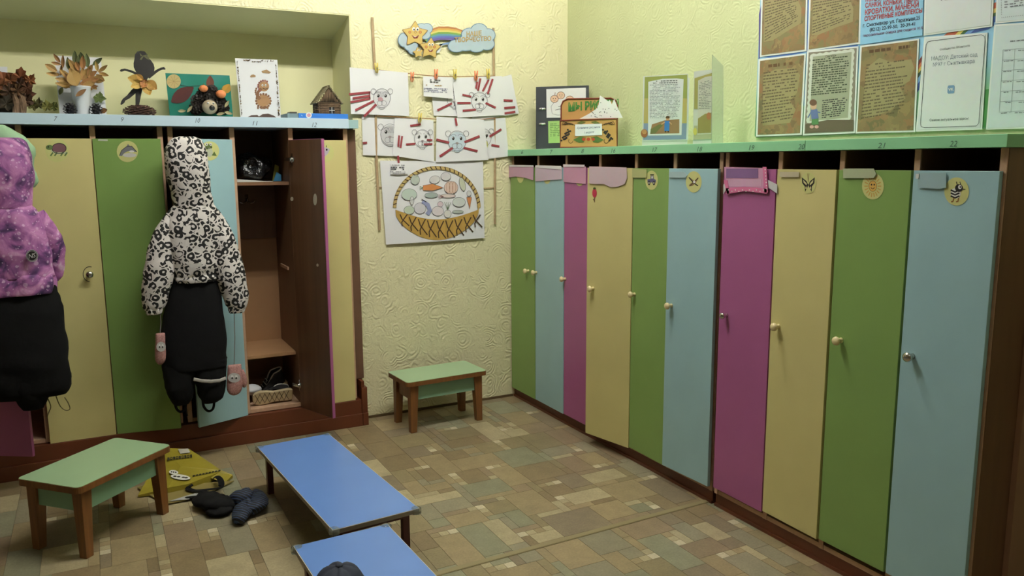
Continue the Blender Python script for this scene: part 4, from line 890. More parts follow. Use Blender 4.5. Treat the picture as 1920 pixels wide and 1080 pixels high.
LV = [((950, 280), (945, 110), 70, GR), ((1040, 290), (1020, 132), 95, GR), ((1110, 320), (1092, 150), 80, GR), ((870, 350), (855, 195), 60, S(128, 132, 92)), ((1170, 290), (1290, 208), 66, GR),
      ((765, 260), (680, 155), 50, BR), ((795, 330), (800, 170), 48, BR), ((775, 285), (648, 258), 44, BR), ((725, 370), (573, 282), 80, OC), ((760, 410), (588, 395), 58, OC), ((770, 420), (780, 290), 40, BR),
      ((1010, 400), (866, 222), 90, OC), ((1050, 350), (1045, 180), 78, OR), ((1000, 480), (1165, 320), 95, OC), ((1040, 480), (1225, 370), 90, OR), ((1010, 530), (1245, 465), 95, OR), ((960, 520), (700, 460), 80, OC), ((940, 560), (700, 520), 70, OC), ((1030, 560), (1240, 560), 60, OR),
      ((1240, 375), (1358, 298), 52, OC), ((1250, 385), (1372, 430), 50, OC), ((1215, 405), (1322, 492), 62, OC), ((1235, 370), (1212, 245), 52, S(176, 150, 84)), ((1150, 530), (1225, 600), 56, OC), ((1000, 360), (960, 250), 60, OR), ((1100, 400), (1170, 290), 70, OC), ((1080, 560), (1170, 610), 50, OC), ((1180, 480), (1310, 500), 60, OC), ((880, 560), (780, 560), 50, BR), ((960, 480), (880, 330), 90, OC), ((1080, 500), (1040, 330), 95, S(182, 140, 84)), ((1120, 520), (1290, 420), 80, OC), ((900, 470), (760, 350), 70, OC), ((1150, 470), (1130, 330), 80, OR), ((930, 540), (820, 400), 80, BR), ((1050, 540), (1200, 520), 80, OC), ((1000, 300), (1000, 160), 70, S(118, 124, 84))]
for i, (b, t, w_, col) in enumerate(LV):
    m = MB(); leaf(m, PY(4.49), z1(*b), z1(*t), w_/6.75, col, .01+.002*(i % 9), .03+.003*(i % 7)); m.build('leaf', None, e)
m = MB(); leaf(m, PY(4.42), z1(900, 360), z1(975, 548), 185/6.75, S(190, 154, 92), 0, .012, blunt=.7); m.build('leaf', None, e)
m = MB(); leaf(m, PY(4.515), z1(790, 565), z1(752, 660), 60/6.75, S(130, 134, 90), .001, .004, .001); m.build('leaf', None, e)
m = MB(); leaf(m, PY(4.40), z1(958, 678), z1(1092, 588), 62/6.75, S(128, 92, 58), .0, .0, .002); m.build('leaf', None, e)
m = MB(); maple(m, PY(4.50), *z1(1255, 705), 95/6.75, S(96, 112, 56), .1, .003, .006); m.build('leaf', None, e)
m = MB(); leaf(m, PY(4.45), z1(1265, 870), z1(1358, 850), 70/6.75, S(150, 108, 66), .0, .01); m.build('leaf', None, e)
for x, y in ((885, 825), (1215, 838)):
    c = PY(4.43).at(*z1(x, y)); c.z = SHZ+.031; m = MB(); cone(m, c, .031, .058, n=46, col=S(38, 36, 40)); m.build('pine_cone', None, e)
# heap of brown maple leaves at the left
rm = random.Random(5); e = empty('leaf_craft', (PY(4.45).at(30, 210).x, 4.45, SHZ), 'heap of dry brown maple leaves and bark at the left end of the shelf', 'craft')
for i, (x, y, r, col) in enumerate([(255, 440, 105, S(138, 84, 52)), (50, 470, 115, S(142, 88, 56)), (385, 480, 75, S(132, 84, 50)), (250, 530, 90, DK), (120, 560, 100, S(92, 62, 40)), (330, 660, 110, S(86, 54, 38)), (60, 700, 110, DK), (200, 690, 90, S(96, 72, 48)), (20, 620, 60, S(170, 140, 60)),
                                (420, 800, 75, S(126, 118, 66)), (500, 790, 70, S(70, 66, 34)), (600, 815, 75, OL), (690, 820, 60, S(96, 98, 50)), (350, 740, 90, DK), (-40, 560, 120, S(120, 76, 48)), (-60, 760, 110, DK), (150, 500, 95, S(118, 74, 46)), (300, 760, 90, S(78, 54, 38)), (130, 640, 105, S(80, 58, 40)), (240, 620, 85, S(104, 74, 48)), (100, 790, 100, S(60, 50, 34)), (360, 590, 80, S(96, 62, 42))]):
    m = MB(); maple(m, PY(4.45), *z1(x, y), r*1.25/6.75, col, rm.uniform(-.6, .6), .004*i, .028, rm)
    for p in m.v: p.z = max(p.z, SHZ+.001)
    m.build('leaf', None, e)
for x in (185, 265): 
    a, b = PY(4.38).at(*z1(x, 640)), PY(4.38).at(*z1(x+15, 860)); b.z = SHZ+.004; m = MB(); m.tube([a, a.lerp(b, .5)+V3((.006, 0, 0)), b], [.012, .018, .015], 10); m.build('bark_piece', pm('bark', S(112, 88, 66), .9, .3, 40, bump=.6, bscale=60), e)
m = MB(); m.ball(PY(4.47).at(*z1(90, 770)), .075, .05, .05, 16, amp=.3, freq=20, col=S(52, 42, 30)); 
for p in m.v: p.z = max(p.z, SHZ+.001)
m.build('moss', None, e)
m = MB(); pp = [PY(4.56).at(*z1(*q)) for q in ((-60, 300), (92, 305), (100, 880), (-60, 880))]
for p in pp[2:]: p.z = SHZ+.0005
m.hexa(pp, (0, .003, 0)); m.build('card', PAPER, label='white card standing behind the brown maple leaf heap', cat='card')
# ballerina silhouette
z2 = lambda x, y: (200+x/6.75, 80+y/6.75); pb = PY(4.45); BLK = pm('black_card', S(42, 40, 38), .8, .1)
e = empty('ballerina_figure', (pb.at(*z2(415, 880)).x, 4.45, SHZ), 'black ballerina silhouette with leaf skirt standing on a pine cone', 'craft')
body = [(430, 105), (480, 112), (512, 150), (520, 185), (560, 225), (592, 270), (606, 320), (598, 370), (560, 395), (535, 430), (512, 465), (505, 510), (430, 505), (432, 450), (420, 405), (370, 370), (342, 310), (340, 260), (352, 205), (358, 150), (385, 115)]
m = MB(); m.slab(pb, [z2(*p) for p in body], 0, .004, S(1, 1, 1)); m.build('torso', BLK, e)
for L, R_ in (([(440, 410), (370, 390), (300, 360), (230, 342), (185, 352), (170, 360)], [16, 13, 12, 11, 13, 5]), ([(525, 440), (580, 400), (640, 355), (690, 330), (725, 325), (742, 338)], [18, 15, 13, 12, 14, 6])):
    m = MB(); m.tube([pb.at(*z2(*p), .002) for p in L], [r*.00044*1.02 for r in R_], 8, flat=.3, upv=(0, 1, 0)); m.build('arm', BLK, e)
for L, R_ in (([(405, 570), (340, 620), (270, 690), (222, 720), (205, 750), (180, 785)], [34, 26, 19, 15, 17, 6]), ([(410, 570), (400, 660), (392, 740), (386, 800), (380, 850)], [36, 28, 22, 17, 15])):
    m = MB(); m.tube([pb.at(*z2(*p), .002) for p in L], [r*.00044*1.02 for r in R_], 8, flat=.3, upv=(0, 1, 0)); m.build('leg', BLK, e)
for i, (b, t, w_, col) in enumerate([((470, 480), (262, 455), 130, S(196, 160, 84)), ((470, 500), (300, 570), 110, S(204, 170, 92)), ((490, 470), (440, 580), 100, S(166, 112, 66)), ((480, 500), (540, 670), 130, S(206, 168, 88)), ((500, 490), (625, 600), 130, S(190, 148, 80)), ((460, 480), (370, 410), 70, S(184, 140, 74))]):
    m = MB(); leaf(m, pb, z2(*b), z2(*t), w_/6.75, col, .006+.003*i, .03+.003*i, .008); m.build('leaf', None, e)
m = MB()
for P_ in ([(450, 165), (415, 130), (430, 175)], [(450, 165), (520, 150), (490, 185)], [(450, 170), (415, 215), (440, 220), (465, 180)], [(455, 168), (510, 210), (545, 225), (530, 180)]): m.slab(pb, [z2(*p) for p in P_], .0045, .001, S(104, 104, 74))
m.build('bow', None, e)
c = pb.at(*z2(415, 850)); c.z = SHZ+.030; m = MB(); cone(m, c, .078, .056, n=90, col=S(70, 46, 38)); 
for p in m.v: p.z = max(p.z, SHZ+.001); p.y = 4.45+(p.y-4.45)*.6
m.build('pine_cone', None, e)
# green card with pressed leaves
def greencard():
    m, nt, b = newmat('glossy_green_card'); v = coords(nt); w_ = nd(nt, 'ShaderNodeTexNoise', Scale=5.0, Detail=1.0); nt.links.new(v, w_.inputs['Vector'])
    nt.links.new(ramp(nt, w_.outputs['Fac'], [(.3, S(34, 112, 92)), (.55, S(48, 128, 112)), (.75, S(96, 158, 162))]), b.inputs['Base Color']); b.inputs['Roughness'].default_value = .25; return m
pg = PY(4.535); e = empty('leaf_card', (pg.at(*z2(1180, 920)).x, 4.53, SHZ), 'glossy green card with pressed leaves standing behind the hedgehog', 'card')
pts = [pg.at(*z2(*p)) for p in ((742, 385), (1555, 415), (1600, 930), (800, 925))]
for p in pts[2:]: p.z = SHZ+.0005
m = MB(); m.hexa(pts, (0, .003, 0)); m.build('card', greencard(), e)
m = MB(); m.ell(pg, *z2(848, 490), 90/6.75, 90/6.75, .003, S(200, 180, 122), n=22)
for k in range(9): m.stroke(pg, [z2(848, 490), z2(848+80*cos(k*.7), 490+80*sin(k*.7))], .5, .0036, S(160, 138, 84))
m.build('leaf', None, e)
for b, t, w_, col in (((820, 752), (1098, 568), 175, S(84, 44, 40)), ((1310, 590), (1308, 418), 100, S(116, 72, 56)), ((1480, 640), (1552, 528), 110, S(200, 152, 62))):
    m = MB(); leaf(m, pg, z2(*b), z2(*t), w_/6.75, col, .002, .004, .001); m.build('leaf', None, e)
m = MB(); m.stroke(pg, [z2(930, 535), z2(1040, 560), z2(1200, 540)], .7, .002, S(60, 60, 50)); m.build('stalk', None, e)
# hedgehog of pine cones
ph = PY(4.44); hc = ph.at(*z2(1310, 900)); e = empty('hedgehog_figure', (hc.x, 4.44, SHZ), 'hedgehog made of dark pine cones with a beige ball snout', 'craft')
m = MB(); m.box(hc.x-.14, hc.x+.125, 4.39, 4.52, SHZ+.0005, SHZ+.009); m.build('base', pm('bark_slab', S(92, 76, 60), .9, .25, 40), e, bevel=.002)
for i, (x, y, dy) in enumerate([(1300, 670, .0), (1205, 690, .01), (1150, 740, .02), (1130, 830, .0), (1230, 640, .03), (1390, 690, .01), (1440, 760, .01), (1470, 830, .0), (1330, 620, .04), (1300, 740, .03), (1200, 800, .02), (1400, 820, .03)]):
    c = PY(4.44+dy).at(*z2(x, y)); c.z = max(c.z, SHZ+.045); m = MB(); cone(m, c, .036, .06, (random.uniform(-.6, .6), -.8, random.uniform(-.2, .8)), n=40, col=S(44, 38, 34)); m.build('pine_cone', None, e)
c = PY(4.40).at(*z2(1305, 815)); c.z = max(c.z, SHZ+.045); m = MB(); m.ball(c, .037, .037, .036, 24); m.build('snout', pm('beige_ball', S(170, 156, 130), .6), e, smooth=True)
m = MB(); m.ball(c+V3((.006, -.036, -.006)), .014, .010, .013, 14); m.build('nose', pm('black_bead', S(24, 22, 22), .3), e, smooth=True)
for g in (-1, 1):
    k = c+V3((g*.013+.002, -.033, .018)); m = MB(); m.ball(k, .005, .003, .005, 10, col=WH); m.ball(k+V3((0, -.003, -.001)), .0022, .0015, .0026, 8, col=BK); m.build('eye', None, e, smooth=True)
for x, y, r in ((1228, 580, .022), (1447, 652, .026)):
    c = PY(4.42).at(*z2(x, y)); m = MB(); n = 24; v = []
    for i in range(9):
        a = pi*i/8
        for k in range(n): t = 2*pi*k/n; rr = r*sin(a)*(1-.1*abs(cos(3.5*t))); v.append(c+V3((rr*cos(t), rr*sin(t), r*.8*cos(a))))
    m.grid(v, [(i*n+k, (i+1)*n+k, (i+1)*n+(k+1) % n, i*n+(k+1) % n) for i in range(8) for k in range(n)]); o = m.build('pumpkin', pm('orange_pumpkin', S(226, 138, 84), .5, .06), e, smooth=True)
    m = MB(); m.tube([c+V3((0, 0, r*.7)), c+V3((.003, 0, r*1.1))], .003, 6); m.build('stem', pm('stem_green', S(110, 110, 60), .7), o)
for x, y, a in ((950, 865, 0), (1050, 840, .9), (1440, 900, .2), (1540, 890, -.3), (1520, 775, 1.0)):
    m = MB(); leaf(m, PY(4.385), z2(x-50*cos(a), y+50*sin(a)), z2(x+50*cos(a), y-50*sin(a)), 6, S(172, 160, 120), .0, .01); 
    for p in m.v: p.z = max(p.z, SHZ+.010)
    m.build('seed_wing', None, e)
# dinosaur card
z5 = lambda x, y: (400+x/4, y/4); pd = PY(4.52); e = empty('dinosaur_card', (pd.at(*z5(350, 875)).x, 4.52, SHZ), 'tall white card with a brown leaf dinosaur and bark-chip border', 'card')
pts = [pd.at(*z5(*p)) for p in ((163, 437), (480, 449), (507, 882), (205, 882))]
for p in pts[2:]: p.z = SHZ+.0005
m = MB(); m.hexa(pts, (0, .003, 0)); m.build('card', PAPER, e)
rd = random.Random(3); m = MB()
def chip_at(x, y, s): m.slab(pd, [z5(x+rd.uniform(-s, s), y+rd.uniform(-s, s)) for _ in range(4)], .0002, .003, rd.choice([S(88, 70, 48), S(120, 98, 62), S(66, 52, 38), S(150, 128, 84)]))
for k in range(60):
    t = rd.random(); chip_at(178+t*36, 455+t*410, 6)
    if k < 50: chip_at(468+t*24, 480+t*390, 9 if t > .25 else 5)
for k in range(40): t = rd.random(); chip_at(215+t*240, 448+6*rd.random()+t*8+(8 if .3 < t < .6 else 0), 7)
m.build('bark_border', None, e, kind='stuff')
BRN, TN = S(128, 92, 66), S(172, 132, 92); m = MB()
m.ell(pd, *z5(380, 648), 9.5, 9.5, .001, TN); m.ell(pd, *z5(375, 755), 12, 11.5, .001, TN); m.stroke(pd, [z5(362, 665), z5(335, 690), z5(332, 720), z5(350, 745)], 5.5, .0012, BRN)
for k in range(16): t = 2*pi*k/16; m.ell(pd, *z5(375+54*cos(t), 757+52*sin(t)), 2.2, 2.4, .0014, BRN, n=8)
for k in range(9): t = pi*.7+pi*1.0*k/8; m.ell(pd, *z5(378+42*cos(t), 646+42*sin(t)), 1.9, 2, .0014, S(140, 84, 70), n=8)
for k in range(5): m.ell(pd, *z5(322-6*sin(k), 665+14*k), 1.9, 2, .0014, BRN, n=8)
for x in (335, 362, 385, 408): m.stroke(pd, [z5(x, 795), z5(x-1, 818)], 3.2, .0014, BRN)
m.poly(pd, [z5(418, 740), z5(432, 768), z5(416, 775)], .0012, TN)
for x in (368, 392): m.ell(pd, *z5(x, 640), 1.8, 2.2, .002, WH, n=10); m.ell(pd, *z5(x+1, 641), .8, 1, .0024, BK, n=8)
m.stroke(pd, [z5(370, 662), z5(390, 670), z5(412, 658)], .9, .002, BK)
m.build('dinosaur', None, e)
for P_ in ([(275, 572), (285, 562), (300, 558), (318, 568), (315, 578), (280, 580)], [(360, 535), (385, 525), (400, 522), (432, 543), (420, 552), (370, 548)]):
    m = MB(); m.slab(pd, [z5(*p) for p in P_], .0004, .001, S(160, 130, 92)); m.build('cloud', None, e)
for P_ in ([(258, 878), (285, 864), (330, 862), (345, 878)], [(335, 878), (370, 856), (410, 852), (450, 866), (472, 880)]):
    m = MB(); m.slab(pd, [z5(*p) for p in P_], .0006, .001, S(84, 66, 60)); m.build('hill', None, e)
# blue box
pk = PY(4.29); a, b = pk.at(*z5(640, 848)), pk.at(*z5(1010, 848)); e = empty('game_box', ((a.x+b.x)/2, 4.36, SHZ), 'flat blue cardboard box under the stick house', 'box'); ztop = a.z
m = MB(); m.box(a.x, b.x, 4.29, 4.47, SHZ+.0005, ztop); m.build('lid', pm('blue_card', S(52, 116, 196), .4, .04), e)
m = MB(); g0 = pk.at(*z5(557, 850)).x; m.box(g0, a.x-.0005, 4.295, 4.46, SHZ+.0005, ztop-.002); m.build('end_panel', pm('grey_card', S(112, 134, 140), .6, .1), e)
m = MB(); m.ell(pk, *z5(716, 864), 5.6, 5.6, .0006, WH); m.ell(pk, *z5(716, 864), 3.6, 3.4, .001, S(206, 150, 160)); m.stroke(pk, [z5(660, 862), z5(668, 872)], .9, .0006, S(200, 220, 235)); m.build('emblem', None, e)
m = MB(); m.box(pk.at(*z5(588, 838)).x, pk.at(*z5(640, 838)).x, 4.33, 4.40, ztop-.0015, ztop+.008); m.build('plastic_piece', pm('dark_plastic', S(62, 58, 52), .4), label='small dark plastic piece lying on the blue box', cat='piece')
# stick house
pk2 = PY(4.33); A, B_2 = pk2.at(*z5(792, 840)), pk2.at(*z5(948, 840)); zb = ztop+.0008; zw = pk2.at(*z5(870, 768)).z; za = pk2.at(*z5(880, 652)).z; hx0, hx1 = A.x, B_2.x; hy0, hy1 = 4.33, 4.43
e = empty('stick_house', ((hx0+hx1)/2, 4.38, zb), 'little log house of brown sticks on the blue box', 'house model')
STK = pm('brown_sticks', S(96, 76, 54), .8, .3, 60); nl = 7; rr = (zw-zb)/nl/2
for k in range(nl):
    z = zb+rr*(2*k+1)
    for y in (hy0, hy1): m = MB(); m.tube([(hx0-.006, y, z), (hx1+.006, y, z)], rr*1.02, 7); m.build('log', STK, e, smooth=True)
    for x in (hx0, hx1): m = MB(); m.tube([(x, hy0-.006, z), (x, hy1+.006, z)], rr*1.02, 7); m.build('log', STK, e, smooth=True)
xc = (hx0+hx1)/2; ng = 13
for k in range(ng):
    x = hx0+(hx1-hx0)*(k+.5)/ng; h_ = za-(za-zw)*abs(x-xc)/((hx1-hx0)/2)
    if h_-zw > .004: m = MB(); m.tube([(x, hy0-.002, zw), (x, hy0-.002, h_-.002)], (hx1-hx0)/ng/2*1.02, 6); m.build('gable_stick', STK, e, smooth=True)
ROOF = pm('grey_sticks', S(142, 132, 100), .8, .3, 60)
for g in (-1, 1):
    xe = xc+g*((hx1-hx0)/2+.014); ze = zw-.004
    for k in range(14):
        t = k/13; m = MB(); y = hy0-.014; p0 = V3((xc+g*.0, y, za+.004)).lerp(V3((xe, y, ze)), t); m.tube([p0, p0+V3((0, hy1-hy0+.028, 0))], .0042, 6, col=(1, 1, 1, 1)); m.build('roof_stick', ROOF, e, smooth=True)
m = MB(); wx = xc+.012; wz = zb+.019; m.box(wx-.014, wx+.014, hy0-.0062, hy0-.005, wz-.015, wz+.015, S(40, 36, 34)); m.build('window', None, e)
m = MB(); m.box(wx-.0155, wx+.0155, hy0-.0075, hy0-.0062, wz-.0012, wz+.0012, WH); m.box(wx-.0012, wx+.0012, hy0-.0078, hy0-.0062, wz-.016, wz+.016, WH); m.build('window_bar', None, e)

# ------------------------------------------------------------------ right shelf board
RHZ = 1.516
def stand(pl, pts): 
    q = [pl.at(*p) for p in pts]; return q
def drop(q, idx, z=RHZ):
    for i in idx: q[i].z = z
    return q
pn = PL((2.44, 4.10, 0), (-.55, -.83, 0)); e = empty('binder', tuple(drop([pn.at(1057, 275)], [0])[0]), 'black ring binder with a white drawing, in the corner on the mint shelf', 'binder')
q = drop(stand(pn, [(1005, 163), (1104, 160), (1105, 274), (1005, 276)]), (2, 3)); m = MB(); m.hexa(q, -pn.n*.004); m.build('cover', pm('black_cover', S(50, 54, 58), .5), e)
q2 = [p-pn.n*.05 for p in q]; m = MB(); m.hexa(q2, -pn.n*.004); m.build('rear_cover', MATS['black_cover'], e)
m = MB(); m.hexa([q[0], q[3], q2[3], q2[0]], (q[1]-q[0]).normalized()*.004); m.build('spine', MATS['black_cover'], e)
qq = [p-pn.n*.008 for p in q]; ins = [qq[0].lerp(qq[1], .06), qq[0].lerp(qq[1], .97), qq[3].lerp(qq[2], .97), qq[3].lerp(qq[2], .06)]; ins = [p+V3((0, 0, -.008 if i < 2 else .006)) for i, p in enumerate(ins)]; m = MB(); m.hexa(ins, -pn.n*.036); m.build('pages', PAPER, e)
zr = lambda x, y: (980+x/4.5, 80+y/4.5)
m = MB(); m.slab(pn, [zr(200, 392), zr(533, 380), zr(535, 630), zr(202, 634)], .0005, .001, S(226, 226, 224))
for cx_, cy_ in ((268, 475), (322, 445), (398, 480)):
    m.ell(pn, *zr(cx_, cy_), 33/4.5, 30/4.5, .002, S(226, 190, 160)); m.ering(pn, *zr(cx_, cy_), 33/4.5, 30/4.5, .9, .0024, S(120, 90, 70))
    for dx in (-10, 10): m.ell(pn, *zr(cx_+dx, cy_-3), .8, 1, .0028, BK, n=8)
    m.stroke(pn, [zr(cx_-8, cy_+12), zr(cx_, cy_+15), zr(cx_+8, cy_+12)], .6, .0028, BK)
m.stroke(pn, [zr(268, 500), zr(240, 540), zr(250, 600), zr(300, 612), zr(360, 605)], .7, .002, GY); m.stroke(pn, [zr(275, 420), zr(272, 445)], 1, .003, S(120, 90, 70))
m.stroke(pn, [zr(300, 540), zr(330, 535), zr(345, 545)], .8, .002, BK); m.stroke(pn, [zr(275, 570), zr(310, 560), zr(345, 565)], .9, .002, BK); m.build('drawing', None, e)
m = MB(); m.slab(pn, [zr(215, 662), zr(330, 658), zr(330, 845), zr(217, 848)], .0005, .001, S(160, 198, 118)); m.dashes(pn, [zr(232, 680), zr(325, 676), zr(325, 790), zr(234, 795)], 8, .002, S(90, 120, 70), seg=6); m.build('green_note', None, e)
for y in (560, 688):
    m = MB(); m.lathe(pn.at(*zr(166, y), .0002), pn.n, [(0, .006), (.003, .006)], 12); L = [zr(138+56*k/8, y-7*abs(sin(pi*k/8))**.3) for k in range(9)]; m.tube([pn.at(*p, .003) for p in L], .0035, 6); m.tube([pn.at(*zr(138, y), .002), pn.at(*zr(194, y), .002)], .0045, 6); m.build('metal_eyelet', METAL, e, smooth=True)
# painted wooden box
pf = PL((2.31, 3.70, 0), (-.56, -.83, 0)); fr = [(1050.5, 226), (1156, 222.5), (1157, 273), (1050.5, 275.5)]; q = drop(stand(pf, fr), (2, 3), RHZ+.004); bn = -pf.n
e = empty('wooden_box', tuple((q[2]+q[3])/2), 'painted wooden box lettered in green, holding white paper peaks', 'box')
YW_ = pm('varnished_plywood', S(186, 144, 84), .4, .08); RED = pm('red_edge', S(112, 44, 26), .5)
dep = .075
m = MB(); m.hexa(q, bn*.006); m.build('front_panel', YW_, e)
qb = [p+bn*dep for p in q]; ux = (q[2]-q[3]).normalized()
bk = [V3(p) for p in (qb[3], qb[2])]; zt_ = pf.at(1100, 188).z+.01; W_ = (q[2]-q[3]).length; 
prof = [(0, 0), (W_, 0), (W_, zt_-RHZ-.035), (W_-.01, zt_-RHZ-.012), (W_-.035, zt_-RHZ), (.035, zt_-RHZ), (.01, zt_-RHZ-.012), (0, zt_-RHZ-.035)]
m = MB(); m.hexa([bk[0]+ux*x+V3((0, 0, z)) for x, z in prof], bn*.006); m.build('back_panel', YW_, e)
for s0 in (q[3], q[2]-ux*.006):
    m = MB(); h_ = q[0].z-RHZ; m.hexa([s0+bn*.006, s0+ux*.006+bn*.006, s0+ux*.006+bn*dep, s0+bn*dep], (0, 0, h_)); m.build('side_panel', YW_, e)
bp = PL(bk[0], pf.n); edge = [bk[0]+ux*x+V3((0, 0, z)) for x, z in prof]+[bk[0]]
m = MB(); m.tube([p+pf.n*.001 for p in edge[1:]], .004, 6); m.build('rim', RED, e)
m = MB(); m.tube([p+pf.n*.001 for p in q+[q[0]]], .0038, 6); m.build('rim', RED, e)
m = MB(); m.text(bp, 'МЫ РИСУЕМ', zr(382, 578), zr(810, 546), 14.5, .002, S(60, 120, 52), bold=.045); m.build('lettering', None, e)
m = MB()
for g, cx_ in ((-1, 375), (1, 712)):
    for k in range(16): a = k*.45; m.ell(pf, *zr(cx_+g*(a*8-20)+(k % 3-1)*14, 735+k*5.5+(k % 2)*8), 2.0, 1.7, .0016, BK, n=8)
    for k in range(4): m.stroke(pf, [zr(555+g*(110+k*20), 700-k*4), zr(555+g*(150+k*20), 680-k*5), zr(555+g*(200+k*8), 695)], 1.0, .0016, S(60, 44, 24))
    m.poly(pf, [zr(555+g*20, 800), zr(555+g*70, 790), zr(555+g*130, 820), zr(555+g*80, 845), zr(555+g*40, 840)], .0014, S(76, 104, 50)); m.poly(pf, [zr(555+g*20, 670), zr(555+g*60, 660), zr(555+g*100, 680), zr(555+g*60, 690)], .0014, S(96, 100, 44))
    m.ering(pf, *zr(555+g*150, 830), 4, 4, .8, .0016, BK, a1=4)
for k in range(3): m.ell(pf, *zr(515+40*k, 815), 3.4, 3, .002, S(168, 64, 40))
m.build('painting', None, e)
m = MB(); m.slab(pf, [zr(443, 690), zr(668, 684), zr(670, 780), zr(441, 788)], .002, .001, S(222, 224, 226)); m.text(pf, 'Хранение рисунков', zr(456, 728), zr(652, 720), 4.2, .0034, S(70, 80, 110), .2); m.text(pf, '1 неделя', zr(515, 768), zr(600, 762), 4, .0034, S(70, 80, 110), .2); m.build('label_card', None, e)
pm2 = PL(q[3]+bn*.03, pf.n); m = MB(); pk_ = [(480, 642), (560, 600), (620, 560), (642, 520), (652, 445), (690, 470), (722, 495), (735, 482), (752, 520), (772, 474), (800, 545), (845, 635)]
m.slab(pm2, [zr(*p) for p in pk_], 0, .001, S(228, 228, 224)); rk = random.Random(8)
for k in range(34):
    x, y = rk.uniform(560, 820), rk.uniform(490, 632)
    if y > 640-(x-480)*.9 and y > 470+abs(x-660)*.5: m.ell(pm2, *zr(x, y), .8, .9, .0018, BK, n=8)
m.build('paper_peaks', None, label='white spotted paper mountain peaks sticking out of the wooden box', cat='paper')
# acrylic stands
def stand_sheet(pl, quad, label, art, cat='stand'):
    q = drop(stand(pl, quad), (2, 3)); e = empty('paper_stand', tuple((q[2]+q[3])/2), label, cat)
    m = MB(); m.hexa([p-pl.n*.002 for p in q], -pl.n*.004); m.build('backing', pm('white_plastic', S(206, 212, 200), .4), e)
    a, b = q[3], q[2]; m = MB(); m.hexa([a, b, b-pl.n*.07, a-pl.n*.07], (0, 0, .004)); m.build('foot', MATS['white_plastic'], e)
    art(e); return e
ps = PL((2.40, 3.06, 0), (-.62, -.78, 0))
def art1(e):
    m = MB(); m.slab(ps, [zr(1020, 285), zr(1392, 265), zr(1388, 825), zr(1012, 832)], -.0015, .001, S(214, 220, 212)); m.poly(ps, [zr(1030, 290), zr(1388, 270), zr(1386, 470), zr(1026, 470)], .0003, S(150, 158, 84)); m.poly(ps, [zr(1026, 470), zr(1386, 470), zr(1384, 680), zr(1020, 680)], .0003, S(186, 172, 104)); m.poly(ps, [zr(1020, 680), zr(1384, 680), zr(1380, 815), zr(1018, 820)], .0003, S(130, 148, 172))
    m.poly(ps, [zr(1060, 330), zr(1180, 305), zr(1300, 302), zr(1358, 308), zr(1340, 780), zr(1058, 784)], .0007, S(222, 226, 222)); m.dashes(ps, [zr(1100, 318), zr(1310, 312), zr(1310, 345), zr(1100, 350)], 2, .001, S(70, 72, 72), seg=10); m.dashes(ps, [zr(1072, 352), zr(1335, 345), zr(1332, 640), zr(1072, 640)], 24, .001, S(140, 146, 146), seg=12, ragged=.15)
    m.poly(ps, [zr(1090, 690), zr(1200, 655), zr(1322, 645), zr(1322, 765), zr(1075, 770)], .001, S(150, 118, 82)); m.poly(ps, [zr(1080, 730), zr(1150, 690), zr(1190, 690), zr(1120, 765), zr(1078, 768)], .0013, S(110, 116, 70))
    m.poly(ps, [zr(1198, 660), zr(1240, 660), zr(1236, 745), zr(1195, 745)], .0016, S(62, 122, 190)); m.ell(ps, *zr(1224, 638), 3.6, 4, .0018, S(206, 160, 120)); m.ell(ps, *zr(1224, 630), 3.8, 2.4, .002, S(84, 66, 40)); m.stroke(ps, [zr(1200, 670), zr(1170, 690)], 2, .0016, S(206, 160, 120)); m.stroke(ps, [zr(1238, 670), zr(1258, 690)], 2, .0016, S(206, 160, 120)); m.stroke(ps, [zr(1206, 745), zr(1204, 756)], 2, .0016, BK); m.stroke(ps, [zr(1228, 745), zr(1230, 756)], 2, .0016, BK)
    m.ell(ps, *zr(1026, 765), 6.5, 8, .0014, S(150, 96, 60)); m.ell(ps, *zr(1026, 752), 4.5, 4.5, .0018, S(196, 146, 96)); m.build('info_sheet', None, e)
    m = MB(); m.slab(ps, [zr(1396, 296), zr(1408, 296), zr(1396, 818), zr(1386, 820)], -.004, .003, S(214, 220, 216)); m.build('rear_sheet', None, e)
stand_sheet(ps, [(1206, 143), (1290, 138), (1289, 264), (1204, 265)], 'white paper stand with an info sheet showing a child in blue', art1)
ps2 = PL((2.42, 2.78, 0), (-.78, -.62, 0))
def art2(e):
    m = MB(); m.slab(ps2, [zr(1446, 290), zr(1600, 240), zr(1596, 815), zr(1436, 824)], -.0015, .001, S(206, 212, 196)); m.poly(ps2, [zr(1450, 300), zr(1598, 255), zr(1596, 560), zr(1446, 560)], .0003, S(166, 160, 92)); m.poly(ps2, [zr(1446, 700), zr(1596, 700), zr(1594, 812), zr(1440, 818)], .0003, S(176, 176, 140)); m.poly(ps2, [zr(1480, 320), zr(1540, 290), zr(1598, 280), zr(1594, 770), zr(1474, 776)], .0007, S(206, 206, 188)); m.dashes(ps2, [zr(1486, 335), zr(1594, 310), zr(1590, 560), zr(1486, 560)], 18, .001, S(120, 124, 116), seg=6)
    m.poly(ps2, [zr(1480, 640), zr(1540, 600), zr(1592, 590), zr(1590, 760), zr(1476, 766)], .001, S(148, 138, 80)); m.ell(ps2, *zr(1570, 620), 4, 7, .0014, S(180, 120, 80)); m.ell(ps2, *zr(1455, 750), 3.6, 7, .0014, S(206, 196, 96)); m.build('info_sheet', None, e)
stand_sheet(ps2, [(1301, 134), (1334, 130), (1334, 263), (1299, 264)], 'narrow-looking paper stand half hidden behind a clear plate', art2)
